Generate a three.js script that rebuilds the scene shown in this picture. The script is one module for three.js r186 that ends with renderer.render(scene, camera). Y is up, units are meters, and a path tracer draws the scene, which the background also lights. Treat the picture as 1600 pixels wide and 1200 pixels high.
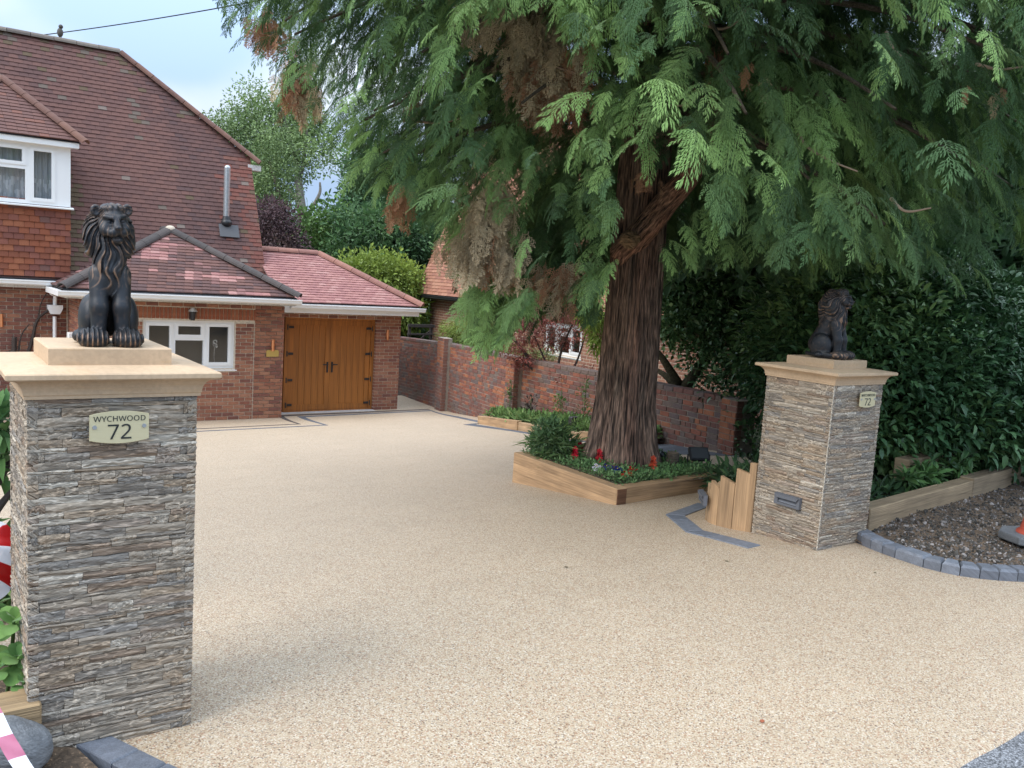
import * as THREE from 'three';
import { FontLoader } from 'three/addons/loaders/FontLoader.js';
import { TextGeometry } from 'three/addons/geometries/TextGeometry.js';

// ---------- camera, sky, sun, exposure ----------
const scene = new THREE.Scene();
const DEG = Math.PI / 180;
const camera = new THREE.PerspectiveCamera(47.925, 1024 / 768, 0.1, 900);
camera.position.set(0, 1.70, 0);
camera.rotation.set(-6.875 * DEG, -35.396 * DEG, 3.6235 * DEG, 'YXZ');
camera.updateMatrixWorld(true);
const renderer = new THREE.WebGLRenderer({ antialias: true });
renderer.toneMapping = THREE.LinearToneMapping;
renderer.toneMappingExposure = 1.86;
renderer.shadowMap.enabled = true;
const sun = new THREE.DirectionalLight(0xfff6ea, 1.45);
sun.position.set(-30, 34, -5);
sun.target.position.set(4, 0, -8);
sun.castShadow = true;
sun.shadow.radius = 70;
sun.shadow.mapSize.set(2048, 2048);
Object.assign(sun.shadow.camera, { left: -30, right: 30, top: 30, bottom: -30, near: 1, far: 120 });
scene.add(sun, sun.target);

// ---------- random numbers and noise ----------
function RNG(seed) { let a = seed >>> 0; return () => { a = (a + 0x6d2b79f5) >>> 0; let t = Math.imul(a ^ (a >>> 15), 1 | a); t = (t + Math.imul(t ^ (t >>> 7), 61 | t)) ^ t; return ((t ^ (t >>> 14)) >>> 0) / 4294967296; }; }
const hash = (x, y, z, s = 0) => { let h = Math.imul(x | 0, 374761393) ^ Math.imul(y | 0, 668265263) ^ Math.imul(z | 0, 2147483629) ^ Math.imul(s + 11, 1274126177); h = Math.imul(h ^ (h >>> 13), 1274126177); h ^= h >>> 16; return (h >>> 0) / 4294967296; };
const sm = (t) => t * t * (3 - 2 * t), mix = (a, b, t) => a + (b - a) * t, clamp = (x, a = 0, b = 1) => Math.min(b, Math.max(a, x));
const sstep = (a, b, x) => sm(clamp((x - a) / (b - a)));
function vnoise3(x, y, z, s = 0) {
  const ix = Math.floor(x), iy = Math.floor(y), iz = Math.floor(z), u = sm(x - ix), v = sm(y - iy), w = sm(z - iz);
  const c = (a, b, d) => hash(ix + a, iy + b, iz + d, s);
  return mix(mix(mix(c(0, 0, 0), c(1, 0, 0), u), mix(c(0, 1, 0), c(1, 1, 0), u), v), mix(mix(c(0, 0, 1), c(1, 0, 1), u), mix(c(0, 1, 1), c(1, 1, 1), u), v), w);
}
const fbm3 = (x, y, z, o = 4, s = 0) => { let r = 0, a = 0.5, t = 0; for (let i = 0; i < o; i++) { r += a * vnoise3(x, y, z, s + i); t += a; a *= 0.5; x *= 2.03; y *= 2.03; z *= 2.03; } return r / t; };
// noise that repeats after px, py cells
function pnoise(x, y, px, py, s = 0) {
  const ix = Math.floor(x), iy = Math.floor(y), u = sm(x - ix), v = sm(y - iy), m = (a, n) => ((a % n) + n) % n;
  const c = (a, b) => hash(m(ix + a, px), m(iy + b, py), 7, s);
  return mix(mix(c(0, 0), c(1, 0), u), mix(c(0, 1), c(1, 1), u), v);
}
const pfbm = (u, v, px, py, o = 4, s = 0) => { let r = 0, a = 0.5, t = 0; for (let i = 0; i < o; i++) { r += a * pnoise(u * px, v * py, px, py, s + i * 17); t += a; a *= 0.55; px *= 2; py *= 2; } return r / t; };

// ---------- textures ----------
function tex(w, h, f, { srgb = true, ru = 1, rv = 1 } = {}) {           // f(u, v) -> [r, g, b] in 0..1
  const d = new Uint8Array(w * h * 4);
  for (let y = 0, i = 0; y < h; y++) for (let x = 0; x < w; x++, i += 4) { const c = f((x + 0.5) / w, (y + 0.5) / h, x, y); d[i] = clamp(c[0]) * 255; d[i + 1] = clamp(c[1]) * 255; d[i + 2] = clamp(c[2]) * 255; d[i + 3] = 255; }
  const t = new THREE.DataTexture(d, w, h);
  t.wrapS = t.wrapT = THREE.RepeatWrapping; t.magFilter = THREE.LinearFilter; t.minFilter = THREE.LinearMipmapLinearFilter; t.generateMipmaps = true;
  if (srgb) t.colorSpace = THREE.SRGBColorSpace;
  t.repeat.set(ru, rv); t.needsUpdate = true; return t;
}
const grey = (w, h, f, o = {}) => tex(w, h, (u, v, x, y) => { const k = f(u, v, x, y); return [k, k, k]; }, { srgb: false, ...o });
const rep = (t, ru, rv) => { const c = t.clone(); c.repeat.set(ru, rv); c.needsUpdate = true; return c; };
const lin = (r, g, b) => new THREE.Color().setRGB(r, g, b);
const std = (o) => new THREE.MeshStandardMaterial({ roughness: 0.85, ...o });
const phys = (o) => new THREE.MeshPhysicalMaterial({ roughness: 0.85, ...o });

// ---------- sky: bright broken cloud all round, brighter towards the zenith ----------
{
  const W = 1024, H = 512, d = new Float32Array(W * H * 4);
  for (let j = 0; j < H; j++) for (let i = 0; i < W; i++) {
    const el = ((j + 0.5) / H - 0.5) * Math.PI, az = ((i + 0.5) / W) * 2 * Math.PI, y = Math.sin(el), x = Math.cos(el) * Math.cos(az), z = Math.cos(el) * Math.sin(az);
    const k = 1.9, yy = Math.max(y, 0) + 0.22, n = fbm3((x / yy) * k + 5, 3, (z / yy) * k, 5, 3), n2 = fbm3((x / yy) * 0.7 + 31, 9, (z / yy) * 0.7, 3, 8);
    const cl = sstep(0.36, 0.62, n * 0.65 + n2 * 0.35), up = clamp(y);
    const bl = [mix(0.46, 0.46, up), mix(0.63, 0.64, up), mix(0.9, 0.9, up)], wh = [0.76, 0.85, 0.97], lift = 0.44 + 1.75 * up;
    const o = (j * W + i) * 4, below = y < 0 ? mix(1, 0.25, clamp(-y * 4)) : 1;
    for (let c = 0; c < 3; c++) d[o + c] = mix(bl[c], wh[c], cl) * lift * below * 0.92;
    d[o + 3] = 1;
  }
  const t = new THREE.DataTexture(d, W, H, THREE.RGBAFormat, THREE.FloatType);
  t.mapping = THREE.EquirectangularReflectionMapping; t.magFilter = THREE.LinearFilter; t.needsUpdate = true;
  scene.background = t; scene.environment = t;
}

// ---------- naming, parents ----------
const used = new Map();
const numbered = (n) => { const k = used.get(n) ?? 0; used.set(n, k + 1); return k ? n + '_' + String(k).padStart(3, '0') : n; };
const shadows = (m) => { m.castShadow = m.receiveShadow = true; return m; };
function tag(o, label, category, group) { o.userData.label = label; o.userData.category = category; if (group) o.userData.group = group; return o; }
function thing(name, label, category, base = [0, 0, 0], group) { const o = new THREE.Group(); o.name = numbered(name); o.position.set(...base); scene.add(o); return tag(o, label, category, group); }
// part of a thing whose geometry is given in world axes and metres
function wpart(parent, name, geo, mat, extra) {
  const m = shadows(new THREE.Mesh(geo, mat)); m.name = name;
  if (parent.isMesh) { /* its frame is the world's already */ } else m.position.copy(parent.position).negate();
  if (extra) Object.assign(m.userData, extra);
  parent.add(m); return m;
}
function part(parent, name, geo, mat, extra) { const m = shadows(new THREE.Mesh(geo, mat)); m.name = name; if (extra) Object.assign(m.userData, extra); parent.add(m); return m; }
function single(name, geo, mat, label, category, group) { const m = shadows(new THREE.Mesh(geo, mat)); m.name = numbered(name); scene.add(m); return tag(m, label, category, group); }
function struct(name, geo, mat) { const m = shadows(new THREE.Mesh(geo, mat)); m.name = numbered(name); m.userData.kind = 'structure'; scene.add(m); return m; }
const V = (x, y, z) => new THREE.Vector3(x, y, z);
const EYE = camera.position.clone(), FWD = V(0, 0, -1).applyQuaternion(camera.quaternion);
// a point at a distance along the view axis, from a pixel of the 1600 x 1200 photograph
function at(px, py, depth) { const v = V((px - 800) / 1350, (600 - py) / 1350, -1).applyQuaternion(camera.quaternion); return v.multiplyScalar(depth).add(EYE); }
const inv = camera.matrixWorldInverse;
function proj(p) { const c = p.clone().applyMatrix4(inv); return [800 + (1350 * c.x) / -c.z, 600 - (1350 * c.y) / -c.z, -c.z]; }

// ---------- geometry helpers ----------
function geoFrom(pos, idx, uv) {
  const g = new THREE.BufferGeometry(); g.setAttribute('position', new THREE.Float32BufferAttribute(pos, 3));
  if (uv) g.setAttribute('uv', new THREE.Float32BufferAttribute(uv, 2));
  g.setIndex(idx); g.computeVertexNormals(); return g;
}
// joins geometries (each {g, m (Matrix4), k (material slot)}) into one
function join(list, slots = 0) {
  let nv = 0, ni = 0; for (const p of list) { nv += p.g.attributes.position.count; ni += p.g.index.count; }
  const pos = new Float32Array(nv * 3), nor = new Float32Array(nv * 3), uv = new Float32Array(nv * 2), idx = new Uint32Array(ni), nm = new THREE.Matrix3(), v = V(0, 0, 0);
  const out = new THREE.BufferGeometry(), ordered = slots ? [...list].sort((a, b) => (a.k ?? 0) - (b.k ?? 0)) : list;
  let a = 0, b = 0, last = -1, from = 0;
  for (const p of ordered) {
    if (slots && (p.k ?? 0) !== last) { if (last >= 0) out.addGroup(from, b - from, last); last = p.k ?? 0; from = b; }
    const P = p.g.attributes.position, N = p.g.attributes.normal, U = p.g.attributes.uv, I = p.g.index, m = p.m; if (m) nm.getNormalMatrix(m);
    for (let i = 0; i < P.count; i++) {
      v.fromBufferAttribute(P, i); if (m) v.applyMatrix4(m); pos[(a + i) * 3] = v.x; pos[(a + i) * 3 + 1] = v.y; pos[(a + i) * 3 + 2] = v.z;
      v.fromBufferAttribute(N, i); if (m) v.applyMatrix3(nm).normalize(); nor[(a + i) * 3] = v.x; nor[(a + i) * 3 + 1] = v.y; nor[(a + i) * 3 + 2] = v.z;
      if (U) { uv[(a + i) * 2] = U.getX(i); uv[(a + i) * 2 + 1] = U.getY(i); }
    }
    for (let i = 0; i < I.count; i++) idx[b + i] = I.getX(i) + a;
    a += P.count; b += I.count;
  }
  if (slots && last >= 0) out.addGroup(from, b - from, last);
  out.setAttribute('position', new THREE.BufferAttribute(pos, 3)); out.setAttribute('normal', new THREE.BufferAttribute(nor, 3)); out.setAttribute('uv', new THREE.BufferAttribute(uv, 2));
  out.setIndex(new THREE.BufferAttribute(idx, 1)); return out;
}
// box with chamfered edges and uv in metres (each face its own vertices)
function chamferBox(w, h, d, c = 0.004) {
  const x = w / 2, y = h / 2, z = d / 2, pos = [], idx = [], uv = []; c = Math.min(c, x * 0.45, y * 0.45, z * 0.45);
  const quad = (p, q, r, s, ua, ub) => { const k = pos.length / 3; for (const t of [p, q, r, s]) { pos.push(...t); uv.push(t[ua] + 0.37 * (3 - ua - ub), t[ub] + 0.11); } idx.push(k, k + 1, k + 2, k, k + 2, k + 3); };
  const a = x - c, b = y - c, e = z - c;
  quad([-a, -b, z], [a, -b, z], [a, b, z], [-a, b, z], 0, 1); quad([a, -b, -z], [-a, -b, -z], [-a, b, -z], [a, b, -z], 0, 1);
  quad([x, -b, e], [x, -b, -e], [x, b, -e], [x, b, e], 2, 1); quad([-x, -b, -e], [-x, -b, e], [-x, b, e], [-x, b, -e], 2, 1);
  quad([-a, y, e], [a, y, e], [a, y, -e], [-a, y, -e], 0, 2); quad([-a, -y, -e], [a, -y, -e], [a, -y, e], [-a, -y, e], 0, 2);
  for (const s of [1, -1]) for (const t of [1, -1]) {
    const f = (p, q, r, w4, ua, ub, flip) => (flip > 0 ? quad(p, q, r, w4, ua, ub) : quad(w4, r, q, p, ua, ub));
    f([s * a, -b, t * z], [s * x, -b, t * e], [s * x, b, t * e], [s * a, b, t * z], 0, 1, s * t);
    f([-a, s * b, t * z], [a, s * b, t * z], [a, s * y, t * e], [-a, s * y, t * e], 0, 1, s * t);
    f([s * x, t * b, -e], [s * a, t * y, -e], [s * a, t * y, e], [s * x, t * b, e], 2, 1, s * t * -1);
  }
  for (const s of [1, -1]) for (const t of [1, -1]) for (const r of [1, -1]) { const k = pos.length / 3; pos.push(s * x, t * b, r * e, s * a, t * y, r * e, s * a, t * b, r * z); uv.push(0, 0, 0, 0, 0, 0); idx.push(...(s * t * r > 0 ? [k, k + 1, k + 2] : [k, k + 2, k + 1])); }
  return geoFrom(pos, idx, uv);
}
const boxAt = (x0, x1, y0, y1, z0, z1, c = 0.004) => chamferBox(x1 - x0, y1 - y0, z1 - z0, c).translate((x0 + x1) / 2, (y0 + y1) / 2, (z0 + z1) / 2);
const shift = (g, x, y, z) => g.clone().translate(x, y, z);
function joined(...gs) { return join(gs.map((g) => ({ g: g.index ? g : indexed(g) }))); }
function indexed(g) { if (g.index) return g; const n = g.attributes.position.count; g.setIndex([...Array(n).keys()]); return g; }
// a tube along points with radii
function tubeAlong(pts, radii, seg = 8, uvScale = 1) {
  const n = pts.length, pos = [], uv = [], idx = []; let T = V(0, 0, 0), N = V(0, 0, 0), B = V(0, 0, 0), len = 0, prev = null;
  for (let i = 0; i < n; i++) {
    T.copy(pts[Math.min(n - 1, i + 1)]).sub(pts[Math.max(0, i - 1)]).normalize();
    if (!prev) { N.set(0, 0, 1); if (Math.abs(T.z) > 0.8) N.set(1, 0, 0); } else N.copy(prev);
    N.addScaledVector(T, -N.dot(T)).normalize(); prev = N.clone(); B.crossVectors(T, N);
    if (i) len += pts[i].distanceTo(pts[i - 1]);
    const r = typeof radii === 'function' ? radii(i / (n - 1)) : radii[i] ?? radii;
    for (let k = 0; k <= seg; k++) { const a = (k / seg) * 2 * Math.PI, c = Math.cos(a) * r, s = Math.sin(a) * r; pos.push(pts[i].x + N.x * c + B.x * s, pts[i].y + N.y * c + B.y * s, pts[i].z + N.z * c + B.z * s); uv.push((k / seg) * uvScale, len * uvScale); }
  }
  for (let i = 0; i < n - 1; i++) for (let k = 0; k < seg; k++) { const a = i * (seg + 1) + k, b = a + seg + 1; idx.push(a, a + 1, b, b, a + 1, b + 1); }
  const c0 = pos.length / 3; pos.push(...pts[0].toArray()); uv.push(0, 0); pos.push(...pts[n - 1].toArray()); uv.push(0, 0);
  for (let k = 0; k < seg; k++) { idx.push(c0, k + 1, k); const b = (n - 1) * (seg + 1); idx.push(c0 + 1, b + k, b + k + 1); }
  return geoFrom(pos, idx, uv);
}
const curve = (pts, n) => new THREE.CatmullRomCurve3(pts).getPoints(n);
// profile [[z, y]...] pushed along x
function profileX(prof, x0, x1, closed = true) {
  const pos = [], idx = [], uv = []; const n = prof.length, m = closed ? n : n - 1;
  for (let i = 0; i < m; i++) { const p = prof[i], q = prof[(i + 1) % n], k = pos.length / 3; pos.push(x0, p[1], p[0], x1, p[1], p[0], x1, q[1], q[0], x0, q[1], q[0]); uv.push(x0, 0, x1, 0, x1, 0.1, x0, 0.1); idx.push(k, k + 1, k + 2, k, k + 2, k + 3); }
  if (closed) for (const [x, f] of [[x0, 1], [x1, 0]]) { const tri = THREE.ShapeUtils.triangulateShape(prof.map((p) => new THREE.Vector2(p[0], p[1])), []), k = pos.length / 3; for (const p of prof) { pos.push(x, p[1], p[0]); uv.push(p[0], p[1]); } for (const t of tri) idx.push(...(f ? [k + t[0], k + t[1], k + t[2]] : [k + t[2], k + t[1], k + t[0]])); }
  return geoFrom(pos, idx, uv);
}
function extrude(shapePts, depth, holes = []) {                           // 2D outline in x, y pushed along z from 0 to depth
  const s = new THREE.Shape(shapePts.map((p) => new THREE.Vector2(...p))); for (const h of holes) s.holes.push(new THREE.Path(h.map((p) => new THREE.Vector2(...p))));
  return indexed(new THREE.ExtrudeGeometry(s, { depth, bevelEnabled: false }));
}
const rect = (x0, x1, y0, y1) => [[x0, y0], [x1, y0], [x1, y1], [x0, y1]];

// ---------- pieces: many alike parts; the largest in view single, the rest joined ----------
const basis = (o, x, y, z, sx, sy, sz) => new THREE.Matrix4().makeBasis(x.clone().multiplyScalar(sx), y.clone().multiplyScalar(sy), z.clone().multiplyScalar(sz)).setPosition(o);
function inView(p, margin = 60) { const q = proj(p); return q[2] > 0.1 && q[0] > -margin && q[0] < 1600 + margin && q[1] > -margin && q[1] < 1200 + margin; }
// list of {g, m, k, parent}; parents' frames are the world's (meshes) or offset groups
function place(list, mats, name, restName, limit, restParent, score) {
  const p = V(0, 0, 0);
  for (const e of list) { p.setFromMatrixPosition(e.m); e.s = inView(p) ? (score ? score(p, e) : 1 / p.distanceTo(EYE)) : -p.distanceTo(EYE); }
  list.sort((a, b) => b.s - a.s);
  let n = 0; const rest = [];
  for (const e of list) {
    if (n < limit && e.s > 0) {
      const m = shadows(new THREE.Mesh(e.g, mats[e.k])); m.name = name; m.matrixAutoUpdate = true;
      e.m.decompose(m.position, m.quaternion, m.scale); if (!e.parent.isMesh) m.position.sub(e.parent.position);
      e.parent.add(m); n++;
    } else rest.push(e);
  }
  if (rest.length) wpart(restParent, restName, join(rest, mats.length), mats, { kind: 'stuff' });
}

// ---------- the lie of the land: level by the road, falling to the house ----------
function G(x, z) {
  const t = Math.max(0, -z - 3), y = -0.114 * (t - 1.2 * (1 - Math.exp(-t / 1.2))), k = 0.12, h = clamp(0.5 + (0.5 * (y + 1.5)) / k);
  return -1.5 * (1 - h) + y * h + k * h * (1 - h);
}
// a sheet following the land between two edges xL(z), xR(z)
function landSheet(zs, xL, xR, nu, lift, uvs = 1) {
  const pos = [], uv = [], idx = [];
  zs.forEach((z, j) => { const a = xL(z), b = xR(z); for (let i = 0; i <= nu; i++) { const x = mix(a, b, i / nu); pos.push(x, G(x, z) + (typeof lift === 'function' ? lift(x, z, i / nu) : lift), z); uv.push(x * uvs, z * uvs); if (i < nu && j < zs.length - 1) { const k = j * (nu + 1) + i; idx.push(k, k + 1, k + nu + 1, k + 1, k + nu + 2, k + nu + 1); } } });
  const g = geoFrom(pos, idx, uv); return g.attributes.normal.getY(0) < 0 ? flip(g) : g;
}
function flip(g) { const a = g.index.array; for (let i = 0; i < a.length; i += 3) { const t = a[i]; a[i] = a[i + 1]; a[i + 1] = t; } g.computeVertexNormals(); return g; }
const range = (a, b, n) => Array.from({ length: n + 1 }, (_, i) => mix(a, b, i / n));
const poly = (pts) => (t) => { for (let i = 0; i < pts.length - 1; i++) { const [a, x] = pts[i], [b, y] = pts[i + 1]; if ((t - a) * (t - b) <= 0) return mix(x, y, (t - a) / (b - a || 1)); } return Math.abs(t - pts[0][0]) < Math.abs(t - pts[pts.length - 1][0]) ? pts[0][1] : pts[pts.length - 1][1]; };
// ================= the setting =================
const T = {};
{
  // resin-bound gravel: a 2 m square of 4 mm grains
  const N = 2048, hgt = new Float32Array(N * N), cells = 360, c = N / cells;
  const pal = [[214, 196, 172], [206, 186, 160], [222, 207, 186], [192, 168, 142], [236, 226, 210], [180, 146, 118], [164, 152, 140], [134, 112, 94], [200, 162, 138]], wts = [0.25, 0.45, 0.62, 0.75, 0.84, 0.9, 0.945, 0.975, 1];
  T.resin = tex(N, N, (u, v, x, y) => {
    const gx = Math.floor(x / c), gy = Math.floor(y / c); let b = 9, id = 0;
    for (let j = -1; j <= 1; j++) for (let i = -1; i <= 1; i++) { const a = (gx + i + cells) % cells, d = (gy + j + cells) % cells, px = (gx + i + 0.15 + 0.7 * hash(a, d, 1)) * c - x, py = (gy + j + 0.15 + 0.7 * hash(a, d, 2)) * c - y, q = (px * px + py * py) / (c * c); if (q < b) { b = q; id = hash(a, d, 3); } }
    hgt[y * N + x] = 1 - clamp(b * 1.5);
    let k = 0; while (id > wts[k]) k++;
    const g = 0.95 + 0.05 * (pfbm(u, v, 6, 6, 3, 5) - 0.5) + 0.1 * (hash(x, y, 4) - 0.5) - 0.26 * sstep(0.28, 0.62, b), p = pal[k];
    return [(p[0] / 255) * g, (p[1] / 255) * g, (p[2] / 255) * g];
  });
  T.resin.repeat.set(0.5, 0.5);
  const B = 1024; T.resinBump = grey(B, B, (u, v, x, y) => 0.5 * (hgt[2 * y * N + 2 * x] + hgt[(2 * y + 1) * N + 2 * x + 1])); T.resinBump.repeat.set(0.5, 0.5);
}
T.soil = tex(512, 512, (u, v, x, y) => { const n = pfbm(u, v, 8, 8, 5, 1), m = pfbm(u, v, 40, 40, 3, 2), s = pnoise(u * 110, v * 110, 110, 110, 3) > 0.86 ? 0.16 : 0; const k = 0.2 + 0.22 * n + 0.16 * (m - 0.5) + s; return [k * 1.0, k * 0.84, k * 0.68]; });
T.soilBump = grey(512, 512, (u, v) => 0.6 * pfbm(u, v, 30, 30, 4, 4) + 0.4 * pfbm(u, v, 8, 8, 3, 9));
T.asphalt = tex(512, 512, (u, v, x, y) => { const n = pfbm(u, v, 5, 5, 4, 3), g = pnoise(u * 128, v * 128, 128, 128, 5), k = 0.42 + 0.16 * (n - 0.5) + 0.42 * (g - 0.5) + 0.1 * (hash(x, y, 8) - 0.5) + (pnoise(u * 90 + 3, v * 90, 90, 90, 19) > 0.9 ? 0.2 : 0); return [k, k * 1.01, k * 1.03]; });
T.grass = tex(512, 512, (u, v) => { const n = pfbm(u, v, 7, 7, 5, 21), m = pfbm(u, v, 60, 60, 2, 22); const k = 0.16 + 0.2 * n + 0.16 * (m - 0.5); return [k * 0.85, k, k * 0.5]; });
T.grain = tex(256, 256, (u, v) => { const k = 0.86 + 0.22 * (pfbm(u, v, 8, 8, 4, 31) - 0.5) + 0.2 * (pfbm(u, v, 64, 64, 2, 33) - 0.5); return [k, k, k]; });        // a neutral grain to tint
T.grainBump = grey(256, 256, (u, v) => 0.5 * pfbm(u, v, 10, 10, 4, 35) + 0.5 * pfbm(u, v, 60, 60, 2, 36));
T.wood = tex(512, 512, (u, v, x, y) => { const w = 0.03 * pfbm(u, v, 3, 2, 3, 41), r = pfbm(u * 1 + 0, v + w, 2, 26, 4, 42), f = pfbm(u, v + w, 6, 110, 2, 43), b = pfbm(u, v, 5, 3, 3, 44), k = 0.8 + 0.24 * (r - 0.5) + 0.2 * (f - 0.5) + 0.2 * (b - 0.5); return [k, k * 0.965, k * 0.9]; });   // grain along u
T.woodBump = grey(512, 512, (u, v) => pfbm(u, v, 5, 120, 3, 44));
T.strata = tex(512, 512, (u, v) => { const w = 0.05 * pfbm(u, v, 6, 4, 3, 45), r = pfbm(u, v + w, 3, 16, 4, 46), f = pfbm(u, v + w, 10, 64, 3, 47), litRidge = sstep(0.86, 0.97, 1 - Math.abs(2 * pfbm(u, v + w, 5, 14, 4, 149) - 1)), k = 0.74 + 0.4 * (r - 0.5) + 0.4 * (f - 0.5) + 0.2 * litRidge; return [k * 1.01, k, k * 0.985]; });  // thin pale lines put into the colour for light caught on ridges
T.strataBump = grey(512, 512, (u, v) => { const w = 0.06 * pfbm(u, v, 7, 5, 3, 45); return 0.5 * pfbm(u, v + w, 5, 22, 4, 48) + 0.5 * (1 - Math.abs(2 * pfbm(u, v + w, 6, 12, 3, 49) - 1)); });

const M = {};
M.resin = std({ map: T.resin, bumpMap: T.resinBump, bumpScale: 0.002, roughness: 0.62, color: lin(0.785, 0.75, 0.695) });
M.soil = std({ map: rep(T.soil, 1.3, 1.3), bumpMap: rep(T.soilBump, 1.3, 1.3), bumpScale: 0.03, roughness: 1, color: lin(1.5, 1.45, 1.4) });
M.ground = std({ map: rep(T.grass, 0.4, 0.4), roughness: 1 });
M.asphalt = std({ map: rep(T.asphalt, 1.6, 1.6), bumpMap: rep(T.grainBump, 6, 6), bumpScale: 0.003, roughness: 0.95, color: lin(0.92, 0.92, 0.93) });
const slate = (c) => std({ map: rep(T.grain, 4, 4), bumpMap: rep(T.grainBump, 4, 4), bumpScale: 0.0025, roughness: 0.6, color: lin(...c) });
M.band = [slate([0.055, 0.06, 0.07]), slate([0.065, 0.07, 0.08]), slate([0.048, 0.052, 0.06])]; for (const m of M.band) { m.roughness = 0.95; }
M.charcoal = [slate([0.2, 0.218, 0.255]), slate([0.235, 0.255, 0.295]), slate([0.175, 0.19, 0.222])];
const timber = (c) => std({ map: rep(T.wood, 0.8, 2.4), bumpMap: rep(T.woodBump, 0.8, 2.4), bumpScale: 0.004, roughness: 0.85, color: lin(...c) });
M.sleeper = [timber([0.68, 0.46, 0.285]), timber([0.62, 0.42, 0.26]), timber([0.68, 0.48, 0.31])];
M.oldSleeper = [timber([0.52, 0.4, 0.275]), timber([0.47, 0.37, 0.265])];
M.endGrain = timber([0.24, 0.12, 0.07]);

// ground: one sheet to the horizon
{
  const zs = [60, 30, 12, 6, 3, 1, -0.5, ...range(-1.5, -22, 41), -30, -45, -70, -120, -250, -500].filter((z, i, a) => !i || z < a[i - 1]);
  const xs = [-400, -150, -60, -25, -10, -6, ...range(-4, 14, 36), 20, 30, 60, 150, 400], pos = [], uv = [], idx = [];
  zs.forEach((z, j) => xs.forEach((x, i) => { pos.push(x, G(x, z) - 0.05 - (z < -250 ? 6 : 0), z); uv.push(x, z); if (i < xs.length - 1 && j < zs.length - 1) { const k = j * xs.length + i; idx.push(k, k + xs.length, k + 1, k + 1, k + xs.length, k + xs.length + 1); } }));
  let g = geoFrom(pos, idx, uv); if (g.attributes.normal.getY(40) < 0) flip(g); struct('ground', g, M.ground);
}
// road beyond the drive's edge, at the photographer's feet
struct('road', landSheet([7, 4, 1, -1, -1.62], () => -60, () => 60, 30, -0.004), M.asphalt);
// driveway
const kerbFront = [[9.4, -1.72], [7.3, -1.95], [6.4, -2.13], [5.8, -2.4], [5.62, -2.52], [5.48, -2.68], [5.42, -2.88], [5.43, -3.07], [5.49, -3.34], [5.6, -3.56]];
const wallLine = [[8.75, -7.2], [9.58, -13.3], [10.48, -17.5], [10.75, -20.6]];
{
  const xL = poly([[-1.45, 1.25], [-2.3, 0.82], [-2.91, 0.62], [-3.2, 0.5], [-3.66, 0.45], [-3.8, 0.3], [-4.3, -1.5], [-5, -8], [-19, -8]]);
  const xR = poly([[-1.45, 9.6], ...kerbFront.map(([x, z]) => [z, x + 0.05]), [-3.98, 5.2], [-4.5, 5.35], [-5, 6.9], ...wallLine.map(([x, z]) => [z, x + 0.05])]);
  const edge = (x) => 0.035 * (fbm3(x * 2.5, 0, 3, 3, 4) - 0.5);
  const zs = [-1.47, ...range(-1.49, -4.6, 40), ...range(-4.8, -20, 50)];
  const g = landSheet(zs, xL, xR, 60, (x, z) => (z > -1.48 ? -0.012 : 0.004)), p = g.attributes.position;
  for (let i = 0; i < p.count; i++) if (p.getZ(i) > -1.5) p.setZ(i, p.getZ(i) + edge(p.getX(i)) - 0.018 * (p.getX(i) - 3.5));
  g.computeVertexNormals(); struct('driveway', g, M.resin);
}
// prism between four ground corners
function prism(q, yf, h0, h1, chamfer = 0.006) {                                          // q: 4 [x, z] in order
  const lo = q.map(([x, z]) => V(x, yf(x, z) + h0, z)), hi = q.map(([x, z]) => V(x, yf(x, z) + h1, z)), pos = [], idx = [], uv = [];
  const cx = q.reduce((a, p) => a + p[0], 0) / 4, cz = q.reduce((a, p) => a + p[1], 0) / 4, ch = Math.min(chamfer, (h1 - h0) * 0.3);
  const top = hi.map((p) => { const d = Math.hypot(cx - p.x, cz - p.z); return V(mix(p.x, cx, ch / d), p.y, mix(p.z, cz, ch / d)); }); hi.forEach((p) => (p.y -= ch));
  const quad = (a, b, c, d) => { const k = pos.length / 3; for (const p of [a, b, c, d]) { pos.push(p.x, p.y, p.z); uv.push(p.x + p.y, p.z + p.y); } idx.push(k, k + 1, k + 2, k, k + 2, k + 3); };
  const ar = (q[1][0] - q[0][0]) * (q[2][1] - q[0][1]) - (q[2][0] - q[0][0]) * (q[1][1] - q[0][1]);
  quad(top[0], top[1], top[2], top[3]); for (let i = 0; i < 4; i++) { const j = (i + 1) % 4; quad(lo[i], lo[j], hi[j], hi[i]); quad(hi[i], hi[j], top[j], top[i]); }
  const g = geoFrom(pos, idx, uv); return ar > 0 ? flip(g) : g;
}
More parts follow.
